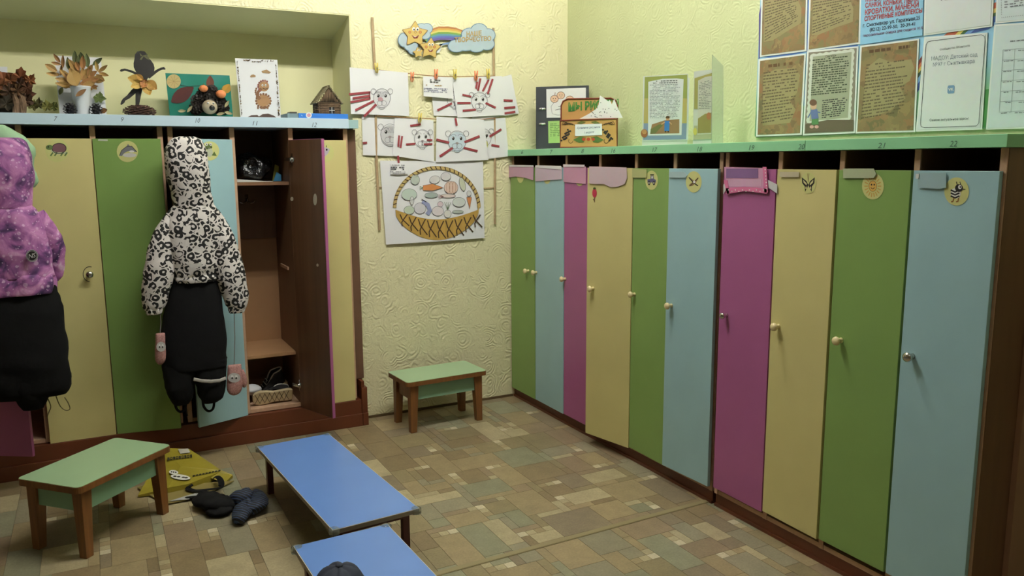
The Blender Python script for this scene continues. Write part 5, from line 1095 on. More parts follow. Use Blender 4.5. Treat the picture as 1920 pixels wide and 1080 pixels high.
pv = PL((2.36, 2.70, 0), (-.93, -.36, 0)); m = MB(); q = drop(stand(pv, [(1335, 102), (1356, 124), (1355, 262), (1334, 264)]), (2, 3)); m.hexa(q, -pv.n*.003); m.build('clear_plate', CLEAR, label='empty clear acrylic plate standing on the mint shelf', cat='plate')

# ------------------------------------------------------------------ info board on the right wall
pw = PX(XW-.004); zi = lambda x, y: (1400+x/3.692, y/3.692)
e = empty('info_board', tuple(PX(XW).at(1700, 255)), 'large rainbow-striped notice board with paper pockets on the right wall', 'board')
def boardmat():
    m, nt, b = newmat('board_print'); g = nd(nt, 'ShaderNodeNewGeometry'); sp = nd(nt, 'ShaderNodeSeparateXYZ'); nt.links.new(g.outputs['Position'], sp.inputs[0])
    mr = nd(nt, 'ShaderNodeMapRange'); mr.inputs[1].default_value = 1.55; mr.inputs[2].default_value = 2.35; nt.links.new(sp.outputs[2], mr.inputs[0])
    nt.links.new(ramp(nt, mr.outputs[0], [(0, S(84, 132, 92)), (.16, S(120, 168, 130)), (.3, S(148, 194, 224)), (1, S(126, 176, 222))]), b.inputs['Base Color']); b.inputs['Roughness'].default_value = .35; return m
m = MB(); T0, B0 = [(1429, -60), (2010, -60)], [(2000, 236), (1416, 256)]; m.hexa([pw.at(*p) for p in T0+B0], pw.n*.003); m.build('panel', boardmat(), e)
pw = PL(pw.P+pw.n*.003, pw.n)
for P_, col in (([(85, 100), (108, 0), (97, 385), (83, 420)], S(84, 80, 132)), ([(412, 0), (440, 0), (425, 345), (408, 350)], S(92, 130, 196)), ([(100, 392), (770, 300), (770, 320), (430, 358), (180, 405)], S(86, 122, 192)), ([(62, 870), (78, 690), (92, 480), (80, 640), (72, 800)], S(60, 100, 80)), ([(378, 700), (405, 600), (402, 740)], S(110, 150, 200)), ([(744, 640), (770, 560), (764, 860), (748, 880)], S(84, 140, 84)), ([(1158, 820), (1180, 790), (1176, 880), (1160, 888)], S(60, 120, 90)), ([(1655, 620), (1682, 615), (1652, 880), (1632, 885)], S(70, 132, 70)), ([(64, 945), (380, 930), (760, 918), (1180, 906), (1180, 914), (380, 945), (62, 952)], S(96, 116, 86))):
    m = MB(); m.poly(pw, [zi(*p) for p in P_], .0006, col); m.build('stripe', None, e)
for P_, col in (([(1360, 250), (1410, 212), (1478, 208), (1440, 245)], S(178, 92, 68)), ([(1440, 245), (1478, 208), (1512, 205), (1474, 242)], S(216, 196, 104)), ([(1474, 242), (1512, 205), (1545, 200), (1505, 238)], S(64, 98, 60)), ([(1505, 238), (1545, 200), (1590, 195), (1548, 232)], S(110, 150, 200)), ([(1548, 232), (1590, 195), (1695, 172), (1712, 150), (1712, 178), (1670, 205)], S(58, 80, 140)),
                ([(1704, 25), (1728, 15), (1728, 55), (1704, 65)], S(178, 92, 68)), ([(1704, 65), (1728, 55), (1728, 85), (1704, 95)], S(214, 190, 110)), ([(1704, 95), (1728, 85), (1728, 108), (1704, 118)], S(60, 92, 60)), ([(1704, 118), (1728, 108), (1728, 150), (1704, 160)], S(66, 92, 150)),
                ([(1192, 420), (1215, 385), (1212, 425), (1190, 455)], S(120, 56, 50)), ([(1190, 455), (1212, 425), (1210, 455), (1188, 485)], S(190, 110, 76)), ([(1188, 485), (1210, 455), (1208, 485), (1186, 512)], S(210, 190, 100)), ([(1186, 512), (1208, 485), (1205, 515), (1184, 545)], S(52, 70, 50)), ([(1184, 545), (1205, 515), (1200, 560), (1178, 590)], S(120, 160, 205)), ([(1178, 590), (1200, 560), (1195, 620), (1175, 650)], S(50, 66, 130))):
    m = MB(); m.poly(pw, [zi(*p) for p in P_], .0008, col); m.build('rainbow_stripe', None, e)
def leafposter():
    m, nt, b = newmat('leaf_collage'); v = coords(nt)
    vo = nd(nt, 'ShaderNodeTexVoronoi', Scale=32.0); n0 = nd(nt, 'ShaderNodeTexNoise', Scale=20.0, Detail=3.0); nt.links.new(v, n0.inputs['Vector'])
    mx = nd(nt, 'ShaderNodeMix', data_type='RGBA', blend_type='LINEAR_LIGHT'); mx.inputs[0].default_value = .06; nt.links.new(v, mx.inputs[6]); nt.links.new(n0.outputs['Color'], mx.inputs[7]); nt.links.new(mx.outputs[2], vo.inputs['Vector'])
    sp = nd(nt, 'ShaderNodeSeparateColor'); nt.links.new(vo.outputs['Color'], sp.inputs[0])
    nt.links.new(ramp(nt, sp.outputs[0], [(0, S(112, 92, 66)), (.25, S(136, 114, 80)), (.45, S(122, 116, 80)), (.6, S(140, 102, 72)), (.8, S(146, 128, 88)), (1, S(104, 98, 68))]), b.inputs['Base Color']); b.inputs['Roughness'].default_value = .3; return m
LP = leafposter()
def pocket(q, name, col=None, mat=None, label=None, frame=True):
    P_ = [zi(*p) for p in q]
    if frame:
        c = V3((sum(p[0] for p in P_)/4, sum(p[1] for p in P_)/4)); o_ = [(V3(p)-c) for p in P_]; F_ = [tuple(c+V3((d.x+math.copysign(3.2, d.x), d.y+math.copysign(3.2, d.y)))) for d in o_]
        m = MB(); m.slab(pw, F_, .0012, .002, S(226, 230, 226)); f = m.build('pocket', None, e)
    m = MB(); m.slab(pw, P_, .0034, .0008, col or (1, 1, 1, 1)); o = m.build(name, mat, e); 
    if label: o['label'] = label
    return o
pw2 = PL(pw.P+pw.n*.0043, pw.n)
def parch(m, q, col=S(152, 142, 102)): m.poly(pw2, [zi(*p) for p in q], .0002, col)
o = pocket([(118, -90), (415, -100), (405, 343), (107, 383)], 'poster', mat=LP, label='autumn-leaf poster cut by the top edge'); m = MB(); parch(m, [(128, -40), (330, -60), (380, 60), (375, 160), (290, 210), (180, 280), (118, 290)]); m.dashes(pw2, [zi(130, -30), zi(370, -60), zi(360, 140), zi(125, 290)], 15, .0005, S(100, 90, 66), seg=12, th=.35, ragged=.2); m.build('small_print', None, o)
o = pocket([(452, -100), (788, -110), (777, 292), (436, 342)], 'poster', mat=LP, label='autumn-leaf poster beside the sports advert'); m = MB(); parch(m, [(462, -40), (690, -60), (740, 60), (735, 150), (620, 190), (500, 240), (450, 245)]); m.dashes(pw2, [zi(462, -30), zi(735, -60), zi(720, 130), zi(455, 240)], 13, .0005, S(100, 90, 66), seg=12, th=.35, ragged=.2); m.build('small_print', None, o)
o = pocket([(800, -110), (1232, -120), (1222, 245), (790, 312)], 'advert', col=S(140, 192, 222), frame=False, label='sky-blue advert with red and black lettering'); m = MB(); RD_ = S(168, 62, 58); BL_ = S(40, 40, 60)
for t, a, b, h_, col, bo in (('КОЛЯСКИ, ВЕЛОСИПЕДЫ', (822, 12), (1200, -28), 8.5, RD_, .03), ('САНКИ, КОНЬКИ, ЛЫЖИ', (820, 54), (1188, 10), 8.6, RD_, .03), ('КРОВАТКИ, МАНЕЖИ', (817, 104), (1190, 48), 9.2, RD_, .03), ('СПОРТИВНЫЕ КОМПЛЕКСЫ', (814, 147), (1215, 86), 8.2, RD_, .03), ('г. Сыктывкар ул. Гаражная,25', (803, 190), (1200, 134), 6.6, BL_, .015), ('(8212) 22-99-50,  20-39-41', (850, 219), (1165, 176), 6.4, BL_, .015), ('персональная скидка для садиков 10 %', (805, 256), (1220, 200), 5, S(110, 60, 90), .01)):
    m.text(pw2, t, zi(*a), zi(*b), h_, .0006, col, .05, bo)
m.build('lettering', None, o)
o = pocket([(1250, -120), (1708, -130), (1692, 172), (1240, 236)], 'notice', col=S(214, 218, 218), label='blank white notice above the community sheet'); m = MB(); m.dashes(pw2, [zi(1345, -6), zi(1430, -14), zi(1430, 0), zi(1345, 10)], 1, .0006, S(130, 134, 140), seg=5); m.build('small_print', None, o)
o = pocket([(1750, -120), (2120, -130), (2100, 115), (1738, 152)], 'notice', col=S(206, 216, 218), label='white sheet with dotted border at the top right'); m = MB()
for k in range(14): m.ell(pw2, *zi(1765-.3*k, 100-12*k), .8, .8, .0006, GY, n=6); m.ell(pw2, *zi(1768+13*k, 122-1.5*k), .8, .8, .0006, GY, n=6)
m.dashes(pw2, [zi(1785, 5), zi(1920, -5), zi(1920, 40), zi(1785, 60)], 3, .0006, GY, seg=4); m.build('small_print', None, o)
o = pocket([(98, 422), (402, 382), (373, 922), (80, 934)], 'poster', mat=LP, label='autumn-leaf poster at the lower left of the board'); m = MB(); parch(m, [(115, 520), (200, 480), (330, 470), (370, 520), (350, 640), (300, 700), (340, 760), (300, 850), (110, 870)]); m.dashes(pw2, [zi(150, 440), zi(330, 418), zi(330, 455), zi(150, 475)], 1, .0005, S(100, 76, 50), seg=7, th=.6); m.dashes(pw2, [zi(118, 495), zi(370, 465), zi(335, 820), zi(100, 860)], 17, .0005, S(100, 90, 66), seg=12, th=.4, ragged=.12); m.build('small_print', None, o)
o = pocket([(434, 364), (766, 332), (742, 910), (404, 926)], 'poster', col=S(132, 126, 110), label='grey scalloped letter poster with a running boy'); m = MB(); LC = S(206, 210, 196)
ed = [(442, 378), (745, 340), (718, 828), (416, 850)]; P_ = []
for i in range(4):
    a, b = V3(ed[i]), V3(ed[(i+1) % 4]); n_ = 14 if i % 2 == 0 else 24
    for k in range(n_): t = a.lerp(b, k/n_); d_ = (b-a).normalized(); P_.append(tuple(zi(*(t+V3((d_.y, -d_.x))*(5 if k % 2 else -2)))))
m.poly(pw2, P_, .0003, LC); m.poly(pw2, [zi(*p) for p in ((460, 392), (728, 360), (702, 815), (436, 838))], .0006, S(160, 164, 140)); m.text(pw2, 'Сентябрь', zi(545, 400), zi(622, 390), 4.5, .001, S(40, 40, 36)); m.dashes(pw2, [zi(458, 410), zi(715, 380), zi(702, 640), zi(446, 665)], 16, .001, S(70, 78, 60), seg=14, th=.5, ragged=.06); m.dashes(pw2, [zi(525, 690), zi(700, 670), zi(690, 800), zi(520, 822)], 9, .001, S(60, 60, 56), seg=9, th=.5, ragged=.1)
m.poly(pw2, [zi(*p) for p in ((408, 860), (560, 830), (742, 830), (740, 905), (406, 920))], .0007, S(96, 86, 68)); m.ell(pw2, *zi(464, 730), 6, 8, .0012, S(206, 168, 140)); m.ell(pw2, *zi(462, 710), 7, 6, .0015, S(112, 84, 66)); m.poly(pw2, [zi(*p) for p in ((445, 760), (490, 755), (500, 820), (450, 826))], .0012, S(100, 116, 160)); m.stroke(pw2, [zi(490, 775), zi(512, 780)], 2.4, .0013, S(100, 116, 160)); m.stroke(pw2, [zi(448, 775), zi(425, 815)], 2.4, .0013, S(100, 116, 160)); m.poly(pw2, [zi(*p) for p in ((452, 824), (498, 820), (500, 860), (450, 864))], .0012, S(84, 128, 80))
for x in (452, 486): m.ell(pw2, *zi(x, 878), 4, 3, .0013, S(206, 160, 150))
m.build('small_print', None, o)
o = pocket([(802, 328), (1186, 280), (1158, 902), (770, 912)], 'poster', mat=LP, label='wide autumn-leaf poster beside the community sheet'); m = MB(); parch(m, [(830, 470), (920, 400), (1000, 430), (1140, 410), (1160, 470), (1130, 560), (1060, 600), (1100, 680), (1000, 760), (860, 820), (800, 800)]); m.dashes(pw2, [zi(850, 340), zi(1150, 300), zi(1150, 335), zi(850, 375)], 1, .0005, S(90, 66, 44), seg=9, th=.6); m.dashes(pw2, [zi(830, 440), zi(1140, 400), zi(1090, 780), zi(790, 830)], 17, .0005, S(100, 90, 66), seg=13, th=.4, ragged=.15); m.build('small_print', None, o)
o = pocket([(1245, 268), (1660, 238), (1622, 885), (1186, 900)], 'notice', col=S(216, 220, 220), label='white community sheet with rounded black outline'); m = MB()
R_ = [(1275, 284), (1625, 240), (1645, 250), (1650, 275), (1608, 850), (1590, 872), (1230, 884), (1208, 875), (1204, 855), (1242, 310), (1255, 290)]
m.stroke(pw2, [zi(*p) for p in R_], .9, .0004, S(50, 52, 58), closed=True); TXT = S(130, 138, 150)
for t, a, b, h_, col in (('сообщество ВКонтакте', (1336, 350), (1545, 322), 4.0, S(100, 100, 104)), ('МАДОУ: Детский сад', (1276, 420), (1598, 390), 7.2, TXT), ('№97 г Сыктывкара', (1288, 462), (1578, 435), 7.2, TXT), ('Самое актуальное здесь!', (1266, 840), (1538, 828), 4.6, S(74, 76, 80))): m.text(pw2, t, zi(*a), zi(*b), h_, .0005, col)
m.poly(pw2, [zi(*p) for p in ((1398, 592), (1434, 589), (1440, 598), (1437, 640), (1430, 647), (1396, 649), (1390, 640), (1392, 600))], .0005, S(116, 150, 186)); m.text(pw2, 'VK', zi(1398, 630), zi(1434, 626), 5, .0008, WH, 0, .03); m.build('lettering', None, o)
o = pocket([(1730, 182), (2080, 160), (2070, 872), (1672, 886)], 'notice', col=S(206, 218, 220), label='pale timetable sheet at the right end of the board'); m = MB()
m.dashes(pw2, [zi(1825, 275), zi(1960, 262), zi(1960, 285), zi(1825, 298)], 1, .0005, GY, seg=8); LG = S(150, 160, 164)
for k in range(7): y = 345+k*72; m.stroke(pw2, [zi(1776-4*k, y), zi(1990, y-14)], .7, .0005, LG); m.dashes(pw2, [zi(1785-4*k, y+2), zi(1852-4*k, y-3), zi(1852-4*k, y+8), zi(1785-4*k, y+13)], 1, .0007, GY, seg=3); m.dashes(pw2, [zi(1880-4*k, y), zi(1990, y-8), zi(1990, y+2), zi(1880-4*k, y+10)], 1, .0007, GY, seg=4)
for x in (1776, 1858): m.stroke(pw2, [zi(x, 345 if x < 1800 else 338), zi(x-28, 780)], .7, .0005, LG)
m.build('small_print', None, o)

# ------------------------------------------------------------------ drawings on the back wall
z3 = lambda x, y: (640+x/4, y/4); z4 = lambda x, y: (640+x/3.856, 200+y/3.856)
WD = PY(YW)
for L, lab in ((([(697, 33), (702, 132), (705, 295), (711, 431)]), 'thin wooden stick at the left of the drawings'), (([(924, 53), (925, 140), (927, 290), (927, 420)]), 'thin wooden stick at the right of the drawings')):
    m = MB(); m.tube([WD.at(*p, .008) for p in L], .0075, 8, flat=.6, upv=(0, 1, 0)); m.build('stick', STICKW, label=lab, cat='stick')
CORD = pm('brown_cord', S(150, 110, 70), .8, .2, 90)
for L, lab in (([(703, 131), (760, 138), (830, 144), (925, 143)], 'brown cord stretched across the top row of drawings'), ([(706, 218), (790, 222), (860, 226), (926, 222)], 'brown cord behind the second row of drawings'), ([(709, 351), (780, 354), (905, 353), (927, 351)], 'brown cord stretched behind the basket drawing')):
    m = MB(); m.tube([WD.at(*p, .006 if 'basket' in lab else .017) for p in catmull([tuple(map(float, p)) for p in L], 4)], .0022, 6); m.build('cord', CORD, label=lab, cat='cord')
REDP = S(146, 62, 68); PEN = S(96, 96, 102)
def bear(m, p, x, y, s, off, tint=None, half=0, dark=False):
    if tint: m.ell(p, x, y+2*s, 15*s, 17*s, off, tint)
    m.ering(p, x, y, 15*s, 17*s, .7, off+.0002, PEN)
    for g in (-1, 1):
        if half and g == half: continue
        m.ering(p, x+g*15*s, y-12*s, 4.5*s, 5*s, .7, off+.0002, PEN); m.ell(p, x+g*6.5*s, y-4*s, 2.2*s, 3*s, off+.0004, BK, n=12); m.ell(p, x+g*6.5*s-.5*s, y-5.2*s, .8*s, .9*s, off+.0006, WH, n=8); m.ering(p, x+g*6*s, y-8*s, 4*s, 3*s, .5, off+.0003, PEN, a0=pi, a1=2*pi, n=8)
    m.ering(p, x-3.6*s, y+9*s, 4.6*s, 4.6*s, .6, off+.0004, PEN); m.ering(p, x+3.6*s, y+9*s, 4.6*s, 4.6*s, .6, off+.0004, PEN); m.ell(p, x, y+4*s, 2.6*s, 1.8*s, off+.0005, S(150, 140, 140), n=10); m.ering(p, x, y+16*s, 5*s, 4*s, .6, off+.0004, PEN, a0=0, a1=pi, n=8)
    if dark:
        for k in range(9): m.stroke(p, [(x-10*s+k*2.4*s, y-12*s), (x-4*s+k*1.6*s, y-2*s)], .5, off+.0003, PEN)
def drawing(quad, off, label, art, name='drawing', cat='drawing', group=None):
    m = MB(); n = 6; a, b, c, d = [V3(q) for q in quad]; v = []
    for j in range(n+1):
        for i in range(n+1):
            u, t = i/n, j/n; p = a.lerp(b, u).lerp(d.lerp(c, u), t); v.append(WD.at(*p, off+.004*sin(pi*u)*t))
    m.grid(v, [(j*(n+1)+i, (j+1)*(n+1)+i, (j+1)*(n+1)+i+1, j*(n+1)+i+1) for j in range(n) for i in range(n)])
    e = empty(name, tuple((WD.at(*quad[2], off)+WD.at(*quad[3], off))/2), label, cat, group)
    m.build('sheet', PAPER, e, solid=.0006)
    m = MB(); art(m, PL(WD.P+WD.n*(off+.0045), WD.n)); 
    if m.f: m.build('ink', None, e)
    return e
def strips(e, L, off, z):       # glued paper strips, each a part
    p = PL(WD.P+WD.n*(off+.0055), WD.n)
    for a, b, w_ in L: m = MB(); m.stroke(p, [z(*a), z(*b)], w_, 0, REDP); m.build('paper_strip', None, e)
GRP = 'bear drawings with glued red strips'
e = drawing([(653.5, 127), (762.5, 137), (765, 218), (656, 214)], .020, 'tilted grey bear drawing at the top left of the wall', lambda m, p: (bear(m, p, 716, 184, 1.05, .0005, S(216, 216, 218), dark=True), m.ell(p, 713, 186, 5, 4, .0012, S(190, 150, 156), n=10)), group=GRP)
strips(e, [((58, 707), (218, 692), 4.2), ((85, 737), (212, 718), 4), ((68, 767), (218, 738), 4.2), ((105, 827), (245, 757), 4.2), ((170, 875), (262, 782), 4.6), ((210, 690), (215, 740), 2)], .020, z3)
e = drawing([(806, 148), (850, 150), (930, 221), (812, 217)], .010, 'bear drawing mostly hidden behind its right neighbour, top row', lambda m, p: bear(m, p, 852, 187, .9, .0005), group=GRP)
strips(e, [((720, 828), (830, 775), 4)], .010, z3)
e = drawing([(930, 147), (957, 140), (971, 213), (880, 227)], .012, 'drawing peeking out at the right end of the top row', lambda m, p: None, group=GRP)
strips(e, [((1200, 752), (1285, 755), 4), ((1210, 812), (1305, 803), 4), ((1215, 852), (1305, 838), 4)], .012, z3)
e = drawing([(845, 147), (938, 143), (943, 216), (855, 221)], .022, 'bear drawing with four upright red strips, top row', lambda m, p: bear(m, p, 899, 190, 1.0, .0005), group=GRP)
strips(e, [((1010, 665), (1020, 612), 3.6), ((1025, 680), (1043, 588), 3.6), ((1060, 685), (1105, 598), 3.6), ((1098, 705), (1135, 592), 3.8), ((908, 710), (975, 725), 3.4), ((870, 772), (970, 772), 3.8), ((910, 830), (1010, 823), 3.8), ((1082, 772), (1158, 808), 3.8)], .022, z3)
e = drawing([(790, 144), (845, 146), (846.5, 186), (791, 181)], .027, 'small handwritten note pinned in the top row', lambda m, p: (m.dashes(p, [z3(665, 592), z3(750, 596), z3(750, 625), z3(665, 620)], 2, .0004, S(60, 60, 64), seg=5, th=.5), m.dashes(p, [z3(635, 630), z3(760, 636), z3(760, 650), z3(635, 645)], 1, .0004, S(170, 140, 90), seg=7, th=.5), m.dashes(p, [z3(620, 655), z3(805, 662), z3(805, 700), z3(620, 692)], 3, .0004, S(120, 120, 150), seg=12, th=.4)), 'note', 'note')
e = drawing([(677.5, 215.5), (739, 219), (737, 293), (680, 291)], .008, 'half-covered dark bear drawing at the left of the second row', lambda m, p: bear(m, p, 731, 252, 1.15, .0005, S(200, 200, 202), half=1, dark=True), group=GRP)
strips(e, [((155, 263), (187, 260), 4)], .008, z4)
e = drawing([(738.5, 219), (811, 226), (812, 304), (735, 292)], .014, 'bear drawing with two short upright red strips, second row', lambda m, p: bear(m, p, 792, 260, 1.0, .0005), group=GRP)
strips(e, [((418, 208), (412, 290), 3.4), ((440, 212), (428, 298), 3.4), ((468, 273), (535, 268), 3.8), ((498, 138), (575, 128), 3.8), ((597, 272), (658, 270), 3.6), ((618, 240), (658, 242), 3.4)], .014, z4)
e = drawing([(903, 224), (946, 221), (952.5, 293), (912, 298)], .010, 'bear drawing with yellow chin at the right of the second row', lambda m, p: (bear(m, p, 906, 258, 1.0, .0005), m.ell(p, 911, 271, 4, 7, .0003, S(206, 206, 110))), group=GRP)
strips(e, [((1072, 217), (1157, 163), 4), ((1085, 277), (1143, 288), 4)], .010, z4)
e = drawing([(816, 219), (904.5, 224.5), (913, 300), (815, 304)], .020, 'pale blue bear drawing at the front of the second row', lambda m, p: bear(m, p, 857, 264, 1.12, .0005, S(196, 212, 222)), group=GRP)
strips(e, [((687, 238), (780, 260), 4.2), ((712, 360), (805, 298), 4.4), ((890, 257), (1000, 213), 4.4), ((885, 297), (985, 322), 4.2), ((825, 82), (835, 138), 3.8)], .020, z4)
def basket(m, p):
    YB, DBR = S(186, 152, 78), S(74, 56, 40); Z = lambda x, y: z4(x, y); pts = [Z(690+305*cos(t), 730-288*sin(t)*(1 if True else 1)) for t in [pi*k/28 for k in range(29)]]
    m.stroke(p, pts, 6.5, .0004, S(170, 148, 92)); m.stroke(p, pts, 3.2, .0006, S(196, 172, 112))
    for k in range(1, 28):
        t = pi*k/28; m.stroke(p, [Z(690+292*cos(t), 730-276*sin(t)), Z(690+316*cos(t+.04), 730-300*sin(t+.04))], 2.0, .0008, DBR)
    rim = [Z(390+600*k/20, 745+70*sin(pi*k/20)) for k in range(21)]; bot = [Z(985-590*k/20, 790+175*sin(pi*k/20)**.7) for k in range(21)]
    m.poly(p, rim+[Z(998, 690)]+bot, .0007, YB) if False else None
    for i in range(20): m.poly(p, [rim[i], rim[i+1], bot[19-i], bot[20-i]], .0007, sc3(YB, .94+.12*(i % 3)/2))
    m.poly(p, [Z(985, 745), Z(998, 690), Z(990, 790)], .0007, YB)
    for k in range(9):
        x = 430+k*66; y0 = 765+60*sin(pi*(k+.7)/9.5); y1 = 800+150*sin(pi*(k+.9)/10)**.7
        m.stroke(p, [Z(x-6, y0), Z(x+8, y0*.6+y1*.4), Z(x+34, y0*.3+y1*.7), Z(x+60, y1)], 2.2, .001, DBR); m.stroke(p, [Z(x+46, y0), Z(x+22, y0*.6+y1*.4), Z(x+6, y0*.3+y1*.7), Z(x+10, y1)], 2.2, .001, DBR)
    def veg(x, y, rx, ry, col, rot=0):
        col = tuple(.5*a+.5*.74 for a in col[:3])+(1,); m.ell(p, *Z(x, y), rx/3.856, ry/3.856, .0004, col, rot); m.ering(p, *Z(x, y), rx/3.856, ry/3.856, .6, .0006, PEN, rot)
    GV, OV = S(150, 178, 146), S(216, 160, 110)
    veg(533, 528, 32, 36, GV); veg(490, 635, 55, 42, S(160, 196, 168)); veg(510, 680, 14, 30, S(206, 214, 206)); veg(675, 528, 38, 28, S(206, 202, 200), -.2); veg(755, 505, 36, 30, S(200, 198, 198))
    m.poly(p, [Z(735, 585), Z(660, 558), Z(590, 570), Z(590, 605), Z(660, 608)], .0004, S(210, 140, 84)); m.stroke(p, [Z(735, 585), Z(660, 558), Z(590, 570), Z(590, 605), Z(660, 608), Z(735, 585)], .6, .0006, PEN)
    for k in range(3): m.stroke(p, [Z(590, 585), Z(566, 575+12*k)], .8, .0006, S(90, 120, 80))
    veg(793, 585, 50, 46, OV)
    for k in (-22, 0, 22): m.ering(p, *Z(793+k, 585), 3.2, 11, .5, .0008, S(150, 100, 60))
    veg(875, 560, 20, 50, S(178, 188, 120), -.25); veg(650, 640, 48, 20, S(70, 128, 104)); m.poly(p, [Z(905, 655), Z(942, 655), Z(928, 740)], .0004, S(206, 136, 88)); m.stroke(p, [Z(905, 655), Z(942, 655), Z(928, 740), Z(905, 655)], .6, .0006, PEN); veg(922, 628, 16, 20, S(206, 206, 200))
    veg(490, 748, 38, 30, S(160, 196, 140)); veg(568, 735, 42, 40, S(200, 196, 208)); m.stroke(p, [Z(585, 685), Z(625, 710), Z(640, 750), Z(620, 780)], 8, .0005, S(150, 158, 192)); m.stroke(p, [Z(580, 670), Z(615, 690)], 1.4, .0007, BK)
    veg(697, 755, 42, 34, S(222, 206, 206)); veg(715, 705, 20, 20, S(216, 176, 186)); veg(768, 775, 26, 28, S(216, 214, 196)); veg(850, 690, 46, 34, S(190, 206, 192)); veg(842, 760, 40, 12, S(110, 140, 104)); veg(770, 645, 55, 14, S(222, 190, 170))
    for k in range(4): m.stroke(p, [Z(768, 745), Z(745+16*k, 690)], .8, .0008, S(90, 110, 80))
    for k in range(5): m.stroke(p, [Z(740, 650), Z(700, 632+9*k)], .6, .0008, S(150, 110, 110))
e = drawing([(711, 301), (904, 303), (907, 446), (722.5, 458.5)], .012, 'large drawing of a wicker basket full of vegetables', basket)
strips(e, [((410, 355), (415, 408), 3.8)], .012, z4)
e = drawing([z4(350, 408), z4(470, 412), z4(475, 488), z4(348, 490)], .019, 'little handwritten slip pinned on the basket drawing', lambda m, p: (m.dashes(p, [z4(355, 415), z4(465, 418), z4(465, 430), z4(355, 428)], 1, .0004, GY, seg=8), m.dashes(p, [z4(358, 432), z4(465, 434), z4(450, 460), z4(358, 458)], 2, .0004, S(50, 50, 60), seg=6, th=.55), m.dashes(p, [z4(352, 464), z4(470, 466), z4(470, 486), z4(352, 486)], 2, .0004, GY, seg=9)), 'note', 'note')
# clothes pegs
def peg(x, y, col, label, lean=0):
    p = PL(WD.P+WD.n*.034, WD.n); e = empty('clothes_peg', tuple(p.at(x, y+9)), label, 'peg', 'clothes pegs on the cord'); mt = pm('peg_'+col, {'y': S(216, 196, 96), 'o': S(224, 128, 84)}[col], .4)
    for g in (-1, 1):
        m = MB(); m.tube([p.at(x+g*2.4+lean, y-10), p.at(x+g*1.6+lean*.4, y-2), p.at(x+g*2.0, y+4), p.at(x+g*1.2-lean*.4, y+9)], [.0035, .0045, .004, .0025], 8, flat=1.6, upv=(0, 1, 0)); m.build('jaw', mt, e, smooth=True)
    m = MB(); c = p.at(x, y); m.lathe(c-V3((0, .008, 0)), (0, 1, 0), [(0, .004), (.016, .004)], 10); m.build('spring', STEEL, e)
for a in [(706.5, 128, 'y', 'yellow peg holding the top-left bear drawing', -1), (772.5, 145, 'o', 'orange peg hanging on the bare cord', .5), (817.5, 140, 'o', 'orange peg above the handwritten note', 0), (853, 140, 'y', 'yellow peg right of the handwritten note', 0), (892.5, 143, 'o', 'orange peg above the bear with upright strips', .3), (915.5, 139, 'y', 'yellow peg at the right end of the top cord', -.5), (787, 222, 'y', 'yellow peg between the two rows of drawings', 1)]: peg(*a)
# star and rainbow sign
p = PL(WD.P+WD.n*.0135, WD.n); e = empty('wall_sign', tuple(WD.at(840, 105)), 'cut-out sign with smiling stars, clouds and a rainbow', 'sign')
CL, CLO = S(176, 194, 202), S(104, 132, 158)
def cloud(L, off, lab=None):
    m = MB()
    for x, y, rx, ry in L: P_ = [z3(x+(rx+5)*cos(2*pi*k/20), y+(ry+5)*sin(2*pi*k/20)) for k in range(20)]; m.slab(p, P_, off, .003+.00002*m.lay(0)/8e-6, CLO)
    for x, y, rx, ry in L: m.ell(p, *z3(x, y), rx/4, ry/4, off+.0034, CL, n=20)
    m.build('cloud', None, e)
cloud([(470, 300, 42, 50), (520, 340, 50, 40), (540, 380, 36, 26), (600, 230, 60, 50), (640, 215, 40, 36), (625, 262, 40, 30)], 0)
m = MB()
for k, col in enumerate([S(176, 120, 76), S(206, 164, 84), S(206, 196, 110), S(120, 160, 84), S(92, 140, 150), S(92, 108, 176), S(104, 92, 152)]):
    m.stroke(p, [z3(610+8*k, 268+14*k), z3(660, 232+13*k), z3(730, 207+14*k), z3(800, 207+14*k), z3(860, 217+13*k), z3(930, 245+9*k)], 4.2, .0008+.0003*k, col)
m.build('rainbow', None, e)
cloud([(860, 345, 60, 45), (930, 330, 80, 50), (1010, 345, 60, 46), (1090, 330, 52, 44), (1100, 265, 48, 46), (1030, 230, 60, 50), (960, 260, 60, 46), (1000, 295, 110, 48)], .003)
m = MB(); m.slab(p, [z3(725, 340), z3(760, 325), z3(735, 395), z3(712, 398)], 0, .002, S(216, 222, 222)); m.slab(p, [z3(735, 330), z3(815, 315), z3(812, 330), z3(730, 345)], .001, .001, S(120, 150, 190)); m.build('cloud_wisp', None, e)
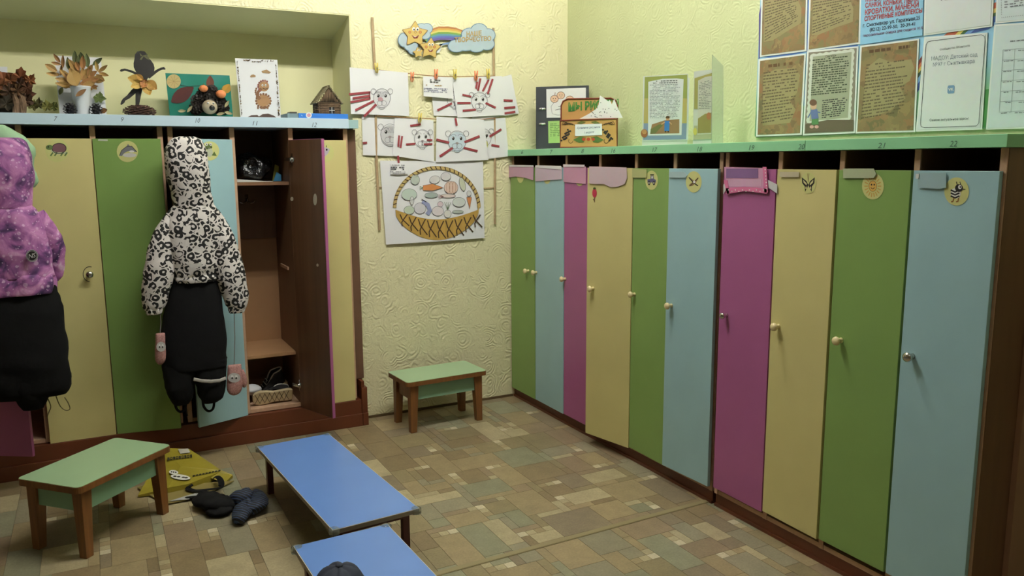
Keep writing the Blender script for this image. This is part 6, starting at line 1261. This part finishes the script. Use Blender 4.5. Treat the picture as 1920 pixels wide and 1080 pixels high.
def star(cx, cy, R_, off, rot=0, face=1.0):
    P_ = []
    for k in range(10): t = -pi/2+rot+pi*k/5; r = R_ if k % 2 == 0 else R_*.56; P_.append((cx+r*cos(t), cy+r*sin(t)))
    m = MB(); sm = []
    for i in range(10):
        a, b, c = V3(P_[i-1]), V3(P_[i]), V3(P_[(i+1) % 10])
        if i % 2 == 0: sm += [b.lerp(a, .18), b.lerp(a, .05).lerp(b.lerp(c, .05), .5), b.lerp(c, .18)]
        else: sm.append(b)
    big = [tuple(z3(*(V3((cx, cy))+(V3(q)-V3((cx, cy)))*1.06))) for q in sm]
    m.slab(p, big, off, .003, S(134, 106, 62)); m.poly(p, [z3(*q) for q in sm], off+.0034, S(206, 178, 104)); s_ = face
    for g in (-1, 1): m.ell(p, *z3(cx+g*14*s_+5, cy-38*s_), 3.0*s_, 3.6*s_, off+.0038, WH, n=14); m.ell(p, *z3(cx+g*13*s_+6, cy-34*s_), 1.4*s_, 1.9*s_, off+.0042, BK, n=10)
    if s_ > .5:
        for g in (-1, 1): m.ell(p, *z3(cx+g*40*s_, cy-14*s_), 2.4, 2.4, off+.0038, S(206, 140, 84), n=12); m.ering(p, *z3(cx+g*40*s_, cy-14*s_), 2.4, 2.4, .5, off+.004, S(130, 90, 50), n=12)
        m.ering(p, *z3(cx+2, cy-14*s_), 2, 1.8, .6, off+.004, S(130, 90, 50), n=12); m.poly(p, [z3(cx-26*s_, cy+8*s_), z3(cx, cy+18*s_), z3(cx+30*s_, cy+6*s_), z3(cx+18*s_, cy+32*s_), z3(cx-8*s_, cy+34*s_)], off+.004, S(120, 56, 42)); m.poly(p, [z3(cx-18*s_, cy+12*s_), z3(cx, cy+19*s_), z3(cx+22*s_, cy+11*s_), z3(cx, cy+24*s_)], off+.0043, WH)
    m.build('star', None, e)
star(548, 258, 98, .006, .02); star(662, 365, 82, .007, .1, .78); star(570, 396, 40, .009, -.15, .42)
m = MB()
for dx, dy, o_, col, bo in ((0, 0, .0080, S(120, 90, 56), .028), (0, 0, .0086, S(208, 180, 112), .0)):
    m.text(p, 'НАШЕ', z3(932, 275), z3(1048, 266), 8.5, o_, col, 0, bo); m.text(p, 'ТВОРЧЕСТВО', z3(843, 318), z3(1120, 306), 8.2, o_, col, 0, bo)
m.build('lettering', None, e)
